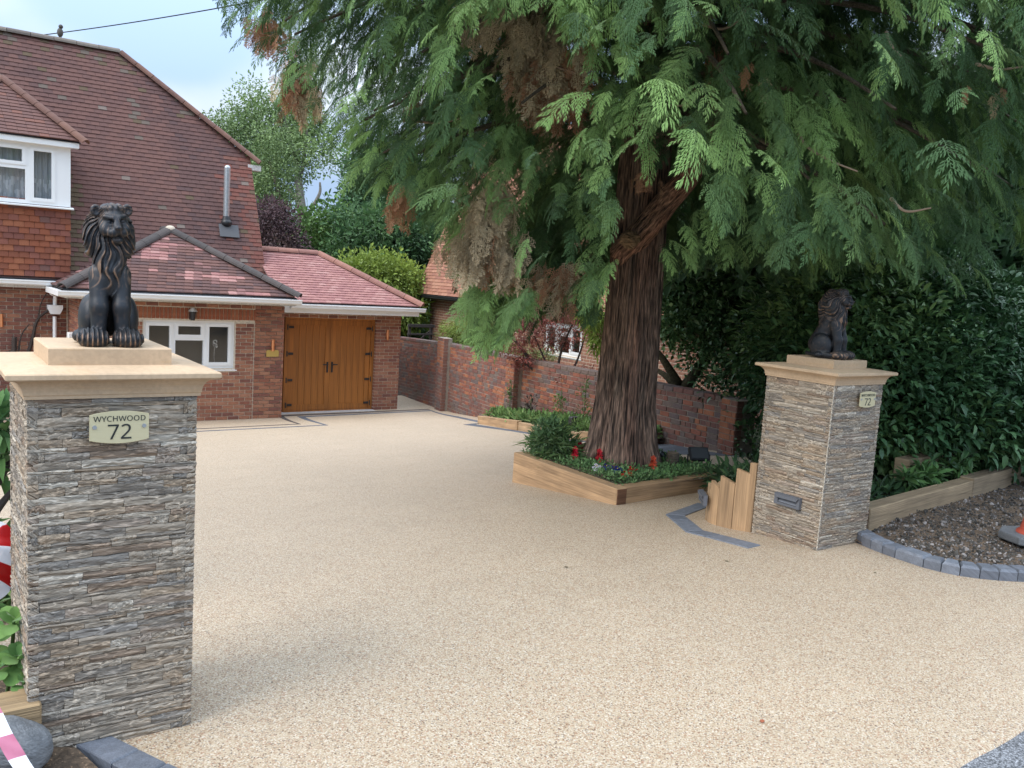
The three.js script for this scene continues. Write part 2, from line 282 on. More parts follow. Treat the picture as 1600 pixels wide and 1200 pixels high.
// blocks laid along a line; widths from the line outwards
function blockLine(line, w, lens, h0, h1, yf, gap = 0.004, wavy = 0) {
  const out = []; let li = 0;
  const nrm = line.map((p, i) => { const a = line[Math.max(0, i - 1)], b = line[Math.min(line.length - 1, i + 1)], d = Math.hypot(b[0] - a[0], b[1] - a[1]); let n = [-(b[1] - a[1]) / d, (b[0] - a[0]) / d]; if (i && i < line.length - 1) { const e = Math.hypot(p[0] - a[0], p[1] - a[1]), m = [-(p[1] - a[1]) / e, (p[0] - a[0]) / e], c = n[0] * m[0] + n[1] * m[1]; n = [n[0] / c, n[1] / c]; } return n; });
  for (let i = 0; i < line.length - 1; i++) {
    const a = line[i], b = line[i + 1], L = Math.hypot(b[0] - a[0], b[1] - a[1]), cuts = [0];
    let s = 0; for (;;) { const l = lens[li % lens.length]; if (s + l * 1.4 > L) break; s += l; li++; cuts.push(s / L); } cuts.push(1); li++;
    for (let k = 0; k < cuts.length - 1; k++) {
      const t0 = cuts[k] + (gap / 2) / L, t1 = cuts[k + 1] - (gap / 2) / L, P = (t, o) => [mix(a[0], b[0], t) + mix(nrm[i][0], nrm[i + 1][0], t) * o, mix(a[1], b[1], t) + mix(nrm[i][1], nrm[i + 1][1], t) * o];
      const j = wavy * (hash(i, k, 5) - 0.5); out.push(prism([P(t0, 0), P(t1, 0), P(t1, w), P(t0, w)], yf, h0, h1 + j));
    }
  }
  return out;
}
const under = new THREE.BufferGeometry();
function pieces(parentName, kindLabel, name, geos, mats, seed) {
  const r = RNG(seed), root = new THREE.Group(); root.name = numbered(parentName); root.userData.kind = 'structure'; scene.add(root);
  for (const g of geos) part(root, name, g, mats[Math.floor(r() * mats.length)]);
  return root;
}
// raised kerb of charcoal blocks round the soil bed
{
  const fine = new THREE.CatmullRomCurve3([...kerbFront].reverse().map(([x, z]) => V(x, 0, z))).getPoints(60).map((p) => [p.x, p.z]);
  // resample so that every block is one straight piece
  const lens = [0.2, 0.105, 0.105, 0.105, 0.205, 0.11, 0.11, 0.115, 0.115, 0.12, 0.12, 0.12]; let L = 0, k = 0, acc = 0; const pts = [fine[0]]; let prev = fine[0];
  for (const p of fine.slice(1)) { let d = Math.hypot(p[0] - prev[0], p[1] - prev[1]); while (acc + d >= lens[k % lens.length]) { const t = (lens[k % lens.length] - acc) / d; prev = [mix(prev[0], p[0], t), mix(prev[1], p[1], t)]; pts.push(prev); d = Math.hypot(p[0] - prev[0], p[1] - prev[1]); acc = 0; k++; } acc += d; prev = p; }
  const r = RNG(31), root = new THREE.Group(); root.name = 'kerb'; root.userData.kind = 'structure'; scene.add(root);
  const N2 = pts.map((p, i) => { const a = pts[Math.max(0, i - 1)], b = pts[Math.min(pts.length - 1, i + 1)], d = Math.hypot(b[0] - a[0], b[1] - a[1]); return [(b[1] - a[1]) / d, -(b[0] - a[0]) / d]; });
  for (let i = 0; i < pts.length - 1; i++) {
    const a = pts[i], b = pts[i + 1], l = Math.hypot(b[0] - a[0], b[1] - a[1]), g = 0.003 / l, A = [mix(a[0], b[0], g), mix(a[1], b[1], g)], C = [mix(b[0], a[0], g), mix(b[1], a[1], g)], h = 0.075 + 0.006 * (r() - 0.5), w = 0.125;
    part(root, 'kerb_block', prism([A, C, [C[0] + N2[i + 1][0] * w, C[1] + N2[i + 1][1] * w], [A[0] + N2[i][0] * w, A[1] + N2[i][1] * w]], () => 0, -0.06, h, 0.016), M.charcoal[Math.floor(r() * 3)]);
  }
}
// bands of charcoal blocks let into the drive
const flat = (x, z) => G(x, z);
pieces('paving_border', '', 'paving_block', [
  ...blockLine([[-6, -15.0], [6.46, -15.12], [6.8, -17.36], [10.15, -17.5], [9.75, -15.6], [9.3, -13.95]], 0.14, [0.205], -0.05, 0.009, flat, 0.004),
  ...blockLine([[8.95, -13.75], [8.6, -13.6], [8.46, -11.86], [8.16, -10.0], [8.3, -8.6], [9.0, -8.75], [8.5, -7.0]], -0.14, [0.205], -0.05, 0.009, flat, 0.004),
], M.charcoal.map((m) => { const c = m.clone(); c.color.multiplyScalar(0.7); c.roughness = 0.95; return c; }), 5);
pieces('paving_border', '', 'paving_block', blockLine([[-6, -15.5], [6.16, -15.68], [6.46, -17.66], [10.2, -17.74]], 0.12, [0.205], -0.05, 0.009, flat, 0.004), M.band.map((m) => { const c = m.clone(); c.color.setRGB(0.1, 0.08, 0.07); return c; }), 15);
pieces('paving_border', '', 'paving_block', blockLine([[4.82, -3.7], [4.79, -4.2], [5.06, -4.64], [5.62, -4.84]], -0.14, [0.34], -0.05, 0.012, flat, 0.004), M.charcoal, 6);
// charcoal blocks by the left pillar
{
  const g = blockLine([[0.37, -3.36], [0.45, -3.1], [0.6, -2.78], [0.8, -2.4], [1.15, -1.9]], -0.105, [0.21], -0.06, 0.03, flat, 0.005);
  pieces('paving_border', '', 'paving_block', g, M.charcoal, 7);
}
// bare soil with rubble right of the kerb and by the left pillar
{
  const kf = poly(kerbFront.map(([x, z]) => [x, z + 0])), zs = range(0, 1, 24), pos = [], uv = [], idx = [], nx = 40, nz = 26, r = RNG(3);
  const Y = (x, z) => 0.015 + 0.02 * sstep(0, 0.7, x - 5.6) + 0.05 * (fbm3(x * 3, 0, z * 3, 4, 6) - 0.5) + 0.03 * (fbm3(x * 11, 0, z * 11, 3, 7) - 0.5);
  for (let j = 0; j <= nz; j++) for (let i = 0; i <= nx; i++) { const x = mix(5.5, 9.6, i / nx), zf = i / nx < 0.0 ? -3 : mix(-3.62 - (x - 5.9) * 0.115, x < 5.8 ? mix(-3.3, -2.52, (x - 5.5) / 0.3) : poly([[5.8, -2.48], [6.4, -2.2], [7.3, -2.02], [9.6, -1.78]])(x), j / nz); pos.push(x, Y(x, zf), zf); uv.push(x, zf); if (i < nx && j < nz) { const k = j * (nx + 1) + i; idx.push(k, k + nx + 1, k + 1, k + 1, k + nx + 1, k + nx + 2); } }
  const g = geoFrom(pos, idx, uv); if (g.attributes.normal.getY(200) < 0) flip(g); struct('soil_bed', g, M.soil);
  T.soilY = Y;
  // rubble: pale stones and clods
  const stone = (s) => { const q = new THREE.IcosahedronGeometry(1, 1), p = q.attributes.position; for (let i = 0; i < p.count; i++) { const v = V(p.getX(i), p.getY(i), p.getZ(i)), k = 0.65 + 0.7 * vnoise3(v.x * 1.3 + s, v.y * 1.3, v.z * 1.3, s); p.setXYZ(i, v.x * k, v.y * k * 0.6, v.z * k * 0.85); } q.computeVertexNormals(); return q; };
  const mat = std({ map: T.grain, roughness: 0.95 }), n = 5200;
  for (const s of [0, 1]) {
    const im = new THREE.InstancedMesh(stone(s * 7 + 1), mat, n), m = new THREE.Matrix4(), q = new THREE.Quaternion(), e = new THREE.Euler(), col = new THREE.Color();
    for (let i = 0; i < n; i++) {
      const x = 5.6 + 3.9 * Math.pow(r(), 1.3), zf = x < 5.85 ? mix(-3.3, -2.5, r()) : mix(-3.6 - (x - 5.9) * 0.11, -2.42 + (x - 5.9) * 0.2, r()); const front = poly([[5.5, -3.1], [5.6, -2.8], [5.8, -2.5], [6.4, -2.22], [7.3, -2.05], [9.6, -1.8]])(x); const z = Math.min(zf, front);
      const k = 0.003 + 0.013 * Math.pow(r(), 7) + 0.005 * r(); e.set(r() * 6, r() * 6, r() * 6); q.setFromEuler(e); m.compose(V(x, Y(x, z) + k * 0.25, z), q, V(k, k, k)); im.setMatrixAt(i, m);
      const b = r(), g = b < 0.72 ? 0.05 + 0.09 * r() : 0.16 + 0.36 * r(); col.setRGB(g * 1.04, g * 0.93, g * (b < 0.6 ? 0.78 : 0.86)); im.setColorAt(i, col);
    }
    im.name = numbered('rubble'); im.userData.kind = 'stuff'; im.userData.label = s ? 'grey and cream crumbs of rubble strewn on the bare soil' : 'pale broken stones strewn over the bare soil inside the kerb'; im.userData.category = 'rubble'; shadows(im); scene.add(im);
  }
  const lp = []; const li = []; const lu = []; const f = [[-8, 0], [0.62, 0]];
  const g2 = landSheet(range(-1.5, -5.2, 24), () => -6, poly([[-1.5, 1.08], [-2.3, 0.7], [-2.91, 0.5], [-3.2, 0.42], [-3.66, 0.4], [-4.2, 0.3], [-5.2, -1.2]]), 24, (x, z) => 0.02 + 0.03 * (fbm3(x * 5, 0, z * 5, 3, 9) - 0.5) + 0.1 * sstep(-3.0, -3.3, z) * sstep(0.34, 0.2, x)); struct('soil_bed', g2, M.soil);
}
// ================= bricks, tiles, windows =================
const brickTex = rep(T.grain, 3, 3), brickBump = rep(T.grainBump, 3, 3);
const clay = (c, r = 0.9) => std({ map: brickTex, bumpMap: brickBump, bumpScale: 0.002, roughness: r, color: lin(...c) });
M.houseBrick = [[0.38, 0.155, 0.09], [0.33, 0.126, 0.078], [0.44, 0.19, 0.11], [0.26, 0.105, 0.075], [0.46, 0.215, 0.13], [0.36, 0.16, 0.102]].map((c) => clay(c));
M.redBrick = [[0.38, 0.12, 0.06], [0.42, 0.15, 0.075]].map((c) => clay(c));
M.wallBrick = [[0.27, 0.1, 0.07], [0.34, 0.12, 0.072], [0.21, 0.095, 0.075], [0.17, 0.12, 0.11], [0.42, 0.16, 0.08], [0.26, 0.125, 0.092], [0.2, 0.14, 0.115]].map((c) => clay(c));
M.mortar = std({ map: rep(T.grain, 3, 3), roughness: 1, color: lin(0.82, 0.7, 0.55) });
M.oldMortar = std({ map: rep(T.grain, 3, 3), roughness: 1, color: lin(0.36, 0.3, 0.24) });
const tileMat = (c) => std({ map: brickTex, bumpMap: brickBump, bumpScale: 0.0015, roughness: 0.88, color: lin(...c) });
M.tiles = [                                                                     // 0-5 old purple brown, 6-8 lichen, 9-13 new pink red, 14-18 hung orange
  [0.18, 0.088, 0.074], [0.155, 0.078, 0.068], [0.205, 0.098, 0.079], [0.134, 0.073, 0.068], [0.24, 0.102, 0.074], [0.122, 0.071, 0.069], [0.26, 0.2, 0.165], [0.185, 0.14, 0.11], [0.155, 0.105, 0.06],
  [0.46, 0.215, 0.19], [0.43, 0.195, 0.178], [0.49, 0.235, 0.21], [0.41, 0.185, 0.172], [0.52, 0.27, 0.24], [0.34, 0.105, 0.05], [0.28, 0.09, 0.048], [0.39, 0.135, 0.065], [0.24, 0.085, 0.062], [0.3, 0.105, 0.07], [0.27, 0.13, 0.115], [0.31, 0.15, 0.135]].map(tileMat);
M.white = phys({ color: lin(0.82, 0.82, 0.81), roughness: 0.35 });
M.whiteDull = std({ map: rep(T.grain, 1, 1), color: lin(0.8, 0.78, 0.74), roughness: 0.6 });
M.glass = phys({ color: lin(1, 1, 1), roughness: 0.03, transmission: 1, thickness: 0, ior: 1.5 });
M.room = std({ color: lin(0.3, 0.285, 0.26), roughness: 1 });
M.black = std({ color: lin(0.02, 0.02, 0.022), roughness: 0.45 });
M.lead = std({ color: lin(0.1, 0.1, 0.105), roughness: 0.7 });
M.galv = std({ map: rep(T.grain, 4, 4), color: lin(0.62, 0.64, 0.66), roughness: 0.38, metalness: 0.7 });
M.copper = std({ color: lin(0.75, 0.33, 0.16), roughness: 0.35, metalness: 0.9 });
M.brass = std({ color: lin(0.65, 0.5, 0.18), roughness: 0.35, metalness: 0.8 });
M.oak = (() => { const t = tex(512, 512, (u, v) => { const w = 0.03 * pfbm(u, v, 2, 3, 3, 51), r = pfbm(u + w, v, 22, 2, 4, 52), f = pfbm(u + w, v, 90, 4, 2, 53), k = 0.8 + 0.34 * (r - 0.5) + 0.26 * (f - 0.5); return [0.8 * k, 0.51 * k, 0.24 * k]; }); return phys({ map: rep(t, 1, 0.5), roughness: 0.5, color: lin(0.95, 0.9, 0.78) }); })();

const brickG = [0, 1, 2].map((i) => { const g = chamferBox(0.215, 0.065, 0.1, 0.005), u = g.attributes.uv; for (let k = 0; k < u.count; k++) u.setXY(k, u.getX(k) + i * 0.31, u.getY(k) + i * 0.57); return g; });
const soldierG = chamferBox(0.065, 0.215, 0.1, 0.005);
// courses of bricks from A to B as seen from outside (A left, B right); ytop(s) and ybot(s) along it
function courses(list, parent, A, B, { ytop, ybot, holes = [], kinds, seed = 1, off = 0, headers = 0, proud = 0.0015, rough = 0.001, wild }) {
  const L = Math.hypot(B[0] - A[0], B[1] - A[1]), dx = (B[0] - A[0]) / L, dz = (B[1] - A[1]) / L, r = RNG(seed);
  const y0 = typeof ytop === 'function' ? ytop : () => ytop, yb = typeof ybot === 'function' ? ybot : () => ybot;
  const slope = (y0(L) - y0(0)) / L, X = V(dx, slope, dz).normalize(), N = V(-dz, 0, dx), Y = V(0, 0, 0).crossVectors(N, X).normalize();
  const rows = Math.ceil(Math.max(y0(0) - yb(0), y0(L) - yb(L)) / 0.075) + 1;
  for (let i = 0; i < rows; i++) {
    let s = -0.1125 * ((i + off) % 2) - (headers && i % 4 === 0 ? 0.05 : 0);
    while (s < L) {
      const hd = headers && r() < headers, len = hd ? 0.1125 : 0.225, a = Math.max(0, s), b = Math.min(L, s + len); s += len;
      let spans = [[a, b]]; const dy = -0.0375 - i * 0.075, yc = y0((a + b) / 2) + dy;
      if (yc < yb((a + b) / 2) - 0.02) continue;
      for (const [h0, h1, v0, v1] of holes) if (yc > v0 - 0.03 && yc < v1 + 0.03) spans = spans.flatMap(([p, q]) => (q <= h0 || p >= h1 ? [[p, q]] : [[p, Math.min(q, h0)], [Math.max(p, h1), q]].filter(([m, n]) => n - m > 0.001)));
      for (const [p, q] of spans) {
        const w = q - p - 0.0125; if (w < 0.018) continue; const c = (p + q) / 2, pr = proud + rough * (r() - 0.5) * 2;
        const o = V(A[0] + dx * c, y0(c) + dy, A[1] + dz * c).addScaledVector(N, pr - 0.05);
        list.push({ g: brickG[Math.floor(r() * 3)], m: basis(o, X, Y, N, w / 0.215, 0.97 + 0.05 * r(), 1), k: kinds(c, yc, r), parent });
      }
    }
  }
}
// plain tiles on a plane: O origin, U along the eaves, W up the slope; outline in (u, w)
function tileRows(list, parent, O, U, W, outline, kinds, seed, gauge = 0.1, tw = 0.166) {
  const N = V(0, 0, 0).crossVectors(U, W).normalize(), r = RNG(seed), wmax = Math.max(...outline.map((p) => p[1]));
  const span = (w) => { let a = 1e9, b = -1e9; outline.forEach((p, i) => { const q = outline[(i + 1) % outline.length]; if ((p[1] - w) * (q[1] - w) <= 0 && p[1] !== q[1]) { const u = mix(p[0], q[0], (w - p[1]) / (q[1] - p[1])); a = Math.min(a, u); b = Math.max(b, u); } }); return [a, b]; };
  for (let i = 0; i * gauge < wmax - 0.02; i++) {
    const w = i * gauge, [a, b] = span(Math.min(w + gauge * 0.5, wmax - 0.001)); if (b <= a) continue;
    const tilt = 0.13, Wt = W.clone().addScaledVector(N, -tilt).normalize(), Nt = V(0, 0, 0).crossVectors(U, Wt);
    for (let u = a - (i % 2 ? tw / 2 : 0); u < b; u += tw) {
      const p = Math.max(a, u), q = Math.min(b, u + tw); if (q - p < 0.02) continue;
      const l = gauge * 1.7, sag = 0.004 * (vnoise3(u * 1.5, w * 1.5, seed, 2) - 0.5) + 0.003 * (r() - 0.5);
      const o = O.clone().addScaledVector(U, (p + q) / 2).addScaledVector(W, w + l / 2 + 0.004 * (r() - 0.5)).addScaledVector(N, 0.02 + sag);
      const rt = 0.012 * (r() - 0.5), Ur = U.clone().addScaledVector(Wt, rt).normalize(), Wr = Wt.clone().addScaledVector(U, -rt).normalize();
      list.push({ g: tileG, m: basis(o, Ur, Wr, Nt, (q - p - 0.003) / tw, gauge / 0.1, 1), k: kinds((p + q) / 2, w, r), parent });
    }
  }
}
const tileG = (() => { const g = new THREE.BoxGeometry(0.166, 0.17, 0.022, 2, 1, 1), p = g.attributes.position; for (let i = 0; i < p.count; i++) if (Math.abs(p.getX(i)) < 0.01) p.setZ(i, p.getZ(i) + 0.0025); g.computeVertexNormals(); return g; })();
// half round ridge tiles from a to b
function ridge(parent, a, b, r, len, mats, seed) {
  const L = a.distanceTo(b), n = Math.max(1, Math.round(L / len)), X = b.clone().sub(a).normalize(), Z = V(0, 0, 0).crossVectors(X, V(0, 1, 0)).normalize(), Y = V(0, 0, 0).crossVectors(Z, X), rr = RNG(seed);
  const prof = []; for (let i = 0; i <= 8; i++) { const t = Math.PI * (i / 8); prof.push([Math.cos(t) * r, Math.sin(t) * r * 0.85]); } for (let i = 8; i >= 0; i--) { const t = Math.PI * (i / 8); prof.push([Math.cos(t) * (r - 0.02), Math.sin(t) * (r - 0.02) * 0.85]); }
  const g = profileX(prof, -L / n / 2 + 0.006, L / n / 2 - 0.004);
  for (let i = 0; i < n; i++) { const o = a.clone().addScaledVector(X, ((i + 0.5) * L) / n).addScaledVector(Y, 0.006 * (rr() - 0.5)); const m = part(parent, 'ridge_tile', g, mats[Math.floor(rr() * mats.length)]); basis(o, X, Y, Z, 1, 1, 1).decompose(m.position, m.quaternion, m.scale); if (!parent.isMesh) m.position.sub(parent.position); }
}
// a white casement window in the plane z = zf; lights: [x0, x1, y0, y1, opening]
function windowAt(parent, x0, x1, y0, y1, zf, lights, sill = true) {
  const f = wpart(parent, 'window', extrude(rect(x0, x1, y0, y1), 0.07, lights.map((l) => rect(l[0], l[1], l[2], l[3]))).translate(0, 0, zf - 0.07), M.white);
  for (const [a, b, c, d, opens] of lights) {
    if (opens) wpart(f, 'frame', extrude(rect(a - 0.012, b + 0.012, c - 0.012, d + 0.012), 0.05, [rect(a + 0.05, b - 0.05, c + 0.05, d - 0.05)]).translate(0, 0, zf - 0.036), M.white);
    const e = opens ? 0.05 : 0; wpart(f, 'pane', indexed(new THREE.BoxGeometry(b - a - 2 * e, d - c - 2 * e, 0.004)).translate((a + b) / 2, (c + d) / 2, zf - 0.04), M.glass);
  }
  if (sill) wpart(f, 'sill', profileX([[zf - 0.05, y0 - 0.05], [zf + 0.075, y0 - 0.05], [zf + 0.08, y0 - 0.03], [zf - 0.05, y0 - 0.001]], x0 - 0.05, x1 + 0.05), M.white);
  return f;
}
const gutterProf = (z, y, w = 0.115) => [[z - w * 0.1, y], [z + w, y], [z + w, y - 0.02], [z + w * 0.88, y - 0.03], [z + w * 0.8, y - 0.075], [z + w * 0.45, y - 0.1], [z - w * 0.1, y - 0.1]];

// ================= the house =================
const house = thing('brick_house', 'red brick house with steep brown tiled roof, dormer, porch wing and oak garage doors', 'house', [3.6, -1.5, -18.2]);
{
  const bricks = [], tiles = [], HB = (c, y, r) => Math.floor(r() * 6);
  const F = -1.6;
  // walls: solid backing with the openings left free
  const wall = wpart(house, 'wall', joined(
    extrude(rect(2.64, 6.43, F, 0.9), 0.22, [rect(3.7, 5.43, -0.42, 0.52)]).translate(0, 0, -17.53),            // porch front
    boxAt(2.635, 2.86, F, 0.9, -18.7, -17.53), boxAt(6.2, 6.43, F, 0.9, -18.7, -17.54),                              // porch sides
    boxAt(-5, 2.8, F, 1.06, -19.0, -18.73),                                                                         // main front
    boxAt(8.87, 9.48, F, 0.8, -18.2, -17.96), boxAt(6.45, 8.87, 0.6, 0.8, -18.2, -17.965), boxAt(9.25, 9.478, F, 0.8, -20.8, -18.2), // garage
    boxAt(6.3, 6.42, F, 1.0, -23, -18.99)), M.mortar);
  courses(bricks, wall, [2.62, -17.3], [5.815, -17.3], { ytop: 0.86, ybot: -1.56, holes: [[1.07, 2.82, -0.45, 0.535], [0.62, 3.25, 0.55, 0.77]], kinds: HB, seed: 11 });
  courses(bricks, wall, [5.822, -17.3], [6.44, -17.3], { ytop: 0.86, ybot: -1.56, kinds: HB, seed: 12, off: 1, proud: 0.012 });
  for (let x = 3.28; x < 5.86; x += 0.075) bricks.push({ g: soldierG, m: basis(V(x, 0.66, -17.345), V(1, 0, 0), V(0, 1, 0), V(0, 0, 1), 1, 1, 1), k: 6 + Math.floor(hash(x * 99, 1, 1) * 2), parent: wall });
  courses(bricks, wall, [2.62, -18.72], [2.62, -17.3], { ytop: 0.86, ybot: -1.56, kinds: HB, seed: 13 });
  courses(bricks, wall, [-1, -18.715], [2.6, -18.715], { ytop: 1.0, ybot: -1.56, kinds: (c, y, r) => (r() < 0.5 ? 3 : HB(c, y, r)), seed: 14 });
  courses(bricks, wall, [8.86, -17.95], [9.49, -17.95], { ytop: 0.75, ybot: -1.56, kinds: HB, seed: 15, off: 1 });
  courses(bricks, wall, [6.45, -17.96], [8.86, -17.96], { ytop: 0.75, ybot: 0.63, kinds: HB, seed: 16 });
  place(bricks, [...M.houseBrick, ...M.redBrick], 'brick', 'brickwork', 300, wall, (p) => (p.x > 4.6 ? 2 : 1) / p.distanceTo(EYE));
  wpart(house, 'gable_wall', extrude([[18.73, -1.6], [18.73, 1.1], [19.93, 3.95], [21.92, 3.95], [23.2, 1.1], [23.2, -1.6]].map(([z, y]) => [z, y]), 0.2).rotateY(Math.PI / 2).translate(6.2, 0, 0), M.mortar);
  // rooms behind the panes
  const room = (x0, x1, y0, y1, z0, z1, mat = M.room) => wpart(house, 'room', joined(boxAt(x0, x1, y0 - 0.05, y0, z0, z1), boxAt(x0, x1, y1, y1 + 0.05, z0, z1), boxAt(x0, x1, y0, y1, z0 - 0.05, z0), boxAt(x0 - 0.05, x0, y0, y1, z0, z1), boxAt(x1, x1 + 0.05, y0, y1, z0, z1)), mat);
  room(2.9, 6.15, -1.5, 0.84, -18.7, -17.56); room(0.62, 2.55, 1.4, 3.62, -20, -18.62);
  // windows
  windowAt(house, 3.7, 5.43, -0.42, 0.52, -17.37, [[3.765, 4.24, -0.355, 0.455, 1], [4.3, 4.83, 0.19, 0.455, 1], [4.3, 4.83, -0.355, 0.13, 0], [4.89, 5.365, -0.355, 0.455, 1]]);
  const vase = wpart(house, 'window_ornament', joined(...range(0, 1, 5).slice(0, 5).map((t, i) => indexed(new THREE.TorusGeometry(0.035, 0.006, 4, 8)).rotateY(i).translate(5.1 + 0.03 * Math.sin(i * 2), 0.05 + 0.045 * Math.cos(i * 2.3), -17.5)), tubeAlong(curve([V(5.1, -0.38, -17.5), V(5.08, -0.15, -17.5), V(5.1, 0.02, -17.5)], 6), 0.005, 5)), M.whiteDull);
  // porch roof
  const U = V(1, 0, 0), slopeW = (deg) => V(0, Math.sin(deg * DEG), -Math.cos(deg * DEG));
  const solidRoof = (name, pts, tris, mat) => wpart(house, name, geoFrom(pts.flat(), tris.flat(), pts.map((p) => [p[0], p[2]]).flat()), mat);
  const porch = solidRoof('roof', [[2.3, 1.04, -16.95], [6.57, 1.04, -16.95], [4.47, 2.22, -18.63], [2.3, 1.04, -18.75], [6.57, 1.04, -19.5], [4.47, 2.22, -19.6], [2.3, 0.98, -16.95], [6.57, 0.98, -16.95]], [[0, 1, 2], [1, 4, 5], [1, 5, 2], [0, 2, 5], [0, 5, 3], [6, 7, 1], [6, 1, 0]], M.lead);
  const pw = slopeW(35.1), plen = 1.18 / Math.sin(35.1 * DEG);
  const PT = (u, w, r) => { const z = r() < 0.25 ? 0 : 2; const n = fbm3(u * 1.7, w * 6, 1, 3, 61) + 0.22 * (r() - 0.5); return n > 0.67 ? 9 + Math.floor(r() * 5) : n > 0.6 ? 19 + Math.floor(r() * 2) : Math.floor(r() * 4); };
  tileRows(tiles, porch, V(2.3, 1.05, -16.95), U, pw, [[0, 0], [4.27, 0], [2.17, plen]], PT, 71);
  { const a = V(2.3, 1.05, -16.95), b = V(4.47, 2.23, -18.63), dn = V(0, 0, 1), ww = V(2.17, 1.18, 0).normalize(); tileRows(tiles, porch, V(2.3, 1.05, -18.7), V(0, 0, 1), ww, [[0, 0], [1.75, 0], [0.07, 2.47], [0, 2.47]], PT, 72); }
  const rm = [std({ map: brickTex, color: lin(0.1, 0.085, 0.08), roughness: 0.9 }), std({ map: brickTex, color: lin(0.12, 0.098, 0.09), roughness: 0.9 })];
  ridge(porch, V(6.6, 1.06, -16.9), V(4.47, 2.25, -18.65), 0.115, 0.44, rm, 1); ridge(porch, V(2.27, 1.06, -16.9), V(4.47, 2.25, -18.65), 0.115, 0.44, rm, 2); ridge(porch, V(4.47, 2.25, -18.65), V(4.47, 2.25, -19.15), 0.115, 0.44, rm, 3);
  wpart(porch, 'mortar_cap', new THREE.IcosahedronGeometry(0.11, 1).scale(1, 0.8, 0.8).translate(4.47, 2.27, -18.6), M.mortar);
  // garage roof
  const garage = solidRoof('roof', [[6.45, 0.92, -17.55], [9.76, 0.92, -17.55], [7.95, 1.97, -19.36], [6.45, 1.97, -19.36], [9.76, 0.92, -21.2], [6.45, 0.92, -21.2], [6.45, 0.86, -17.55], [9.76, 0.86, -17.55]], [[0, 1, 2], [0, 2, 3], [1, 4, 2], [3, 2, 4], [3, 4, 5], [6, 7, 1], [6, 1, 0]], M.lead);
  const glen = 1.05 / Math.sin(30.1 * DEG), GT = (u, w, r) => 9 + Math.floor(r() * 4.6);
  tileRows(tiles, garage, V(6.45, 0.93, -17.55), U, slopeW(30.1), [[0, 0], [3.31, 0], [1.5, glen], [0, glen]], GT, 73);
  const gr = [tileMat([0.42, 0.2, 0.15]), tileMat([0.36, 0.17, 0.135]), tileMat([0.43, 0.2, 0.15])];
  ridge(garage, V(6.5, 2.0, -19.38), V(7.95, 2.0, -19.38), 0.115, 0.45, gr, 4); ridge(garage, V(9.79, 0.95, -17.52), V(7.97, 2.0, -19.38), 0.115, 0.45, gr, 5);
  // main roof
  const mw = slopeW(64), ml = 4.85 / Math.sin(64 * DEG), hl = 2.85 / Math.sin(64 * DEG);
  const main = solidRoof('roof', [[-5, 1.14, -18.56], [6.47, 1.14, -18.56], [6.47, 3.98, -19.95], [3.93, 5.98, -20.93], [-5, 5.98, -20.93], [6.47, 3.98, -21.91], [6.47, 1.14, -23.3], [-5, 1.14, -23.3], [-5, 1.05, -18.56], [6.47, 1.05, -18.56]], [[0, 1, 2], [0, 2, 3], [0, 3, 4], [2, 5, 3], [4, 3, 5], [4, 5, 6], [4, 6, 7], [8, 9, 1], [8, 1, 0], [0, 4, 7]], M.lead);
  const MT = (u, w, r) => { const a = fbm3(u * 0.9, w * 0.35, 4, 3, 62), q = r(); const li = fbm3(u * 2, w * 1.2, 9, 3, 64); if ((li > 0.68 && q < 0.1) || (w > 5.1 && q < 0.3) || (Math.abs(u - 4.1) < 0.25 && w > 3.4 && q < 0.3)) return 7 + Math.floor(r() * 2); if (q < 0.006) return 6; if (u > 5.6 && w < 3.2 && q < (u - 5.6) * 1.1) return r() < 0.3 ? 4 : 17; if (u > 2.6 && u < 2.9 && w < 2.6 && q < 0.6) return 8; return a + 0.12 * (r() - 0.5) > 0.53 ? [0, 2, 0, 2, 2][Math.floor(r() * 5)] : [1, 3, 1, 0, 1][Math.floor(r() * 5)]; };
  tileRows(tiles, main, V(0, 1.15, -18.55), U, mw, [[-1.5, 0], [6.5, 0], [6.5, hl], [3.93, ml], [-1.5, ml]], MT, 74);
  const rg = [[0.2, 0.165, 0.14], [0.17, 0.14, 0.12], [0.24, 0.2, 0.165]].map(tileMat), hp = [[0.2, 0.1, 0.075], [0.24, 0.12, 0.085]].map(tileMat);
  ridge(main, V(-1.6, 6.01, -20.94), V(3.93, 6.01, -20.94), 0.12, 0.44, rg, 6); ridge(main, V(3.93, 6.01, -20.94), V(6.68, 3.93, -19.86), 0.12, 0.4, hp, 7);
  wpart(house, 'eave_end', boxAt(6.42, 6.72, 3.78, 3.9, -20.05, -19.82), M.whiteDull);
  // dormer
  const dorm = wpart(house, 'dormer', joined(boxAt(0.55, 2.62, 1.15, 2.52, -19.6, -18.53), boxAt(0.55, 0.62, 2.52, 3.72, -20.2, -18.53), boxAt(2.55, 2.62, 2.52, 3.72, -20.2, -18.53)), M.lead);
  const DT = (u, w, r) => (r() < 0.06 ? 2 : 14 + Math.floor(r() * 5));
  tileRows(tiles, dorm, V(0.5, 1.2, -18.52), U, V(0, 1, 0), [[0, 0], [2.14, 0], [2.14, 1.28], [0, 1.28]], DT, 75, 0.112, 0.17);
  windowAt(house, 0.55, 2.63, 2.53, 3.62, -18.47, [[0.84, 1.19, 2.6, 3.55, 1], [1.27, 1.88, 3.23, 3.55, 1], [1.27, 1.88, 2.6, 3.15, 0], [1.97, 2.36, 2.6, 3.55, 1]]);
  const lace = tex(256, 256, (u, v) => { const n = pnoise(u * 26, v * 13, 26, 13, 71), k = v < 0.42 && n > 0.5 ? 1 : 0.86; return [k, k * 1.01, k * 1.02]; });
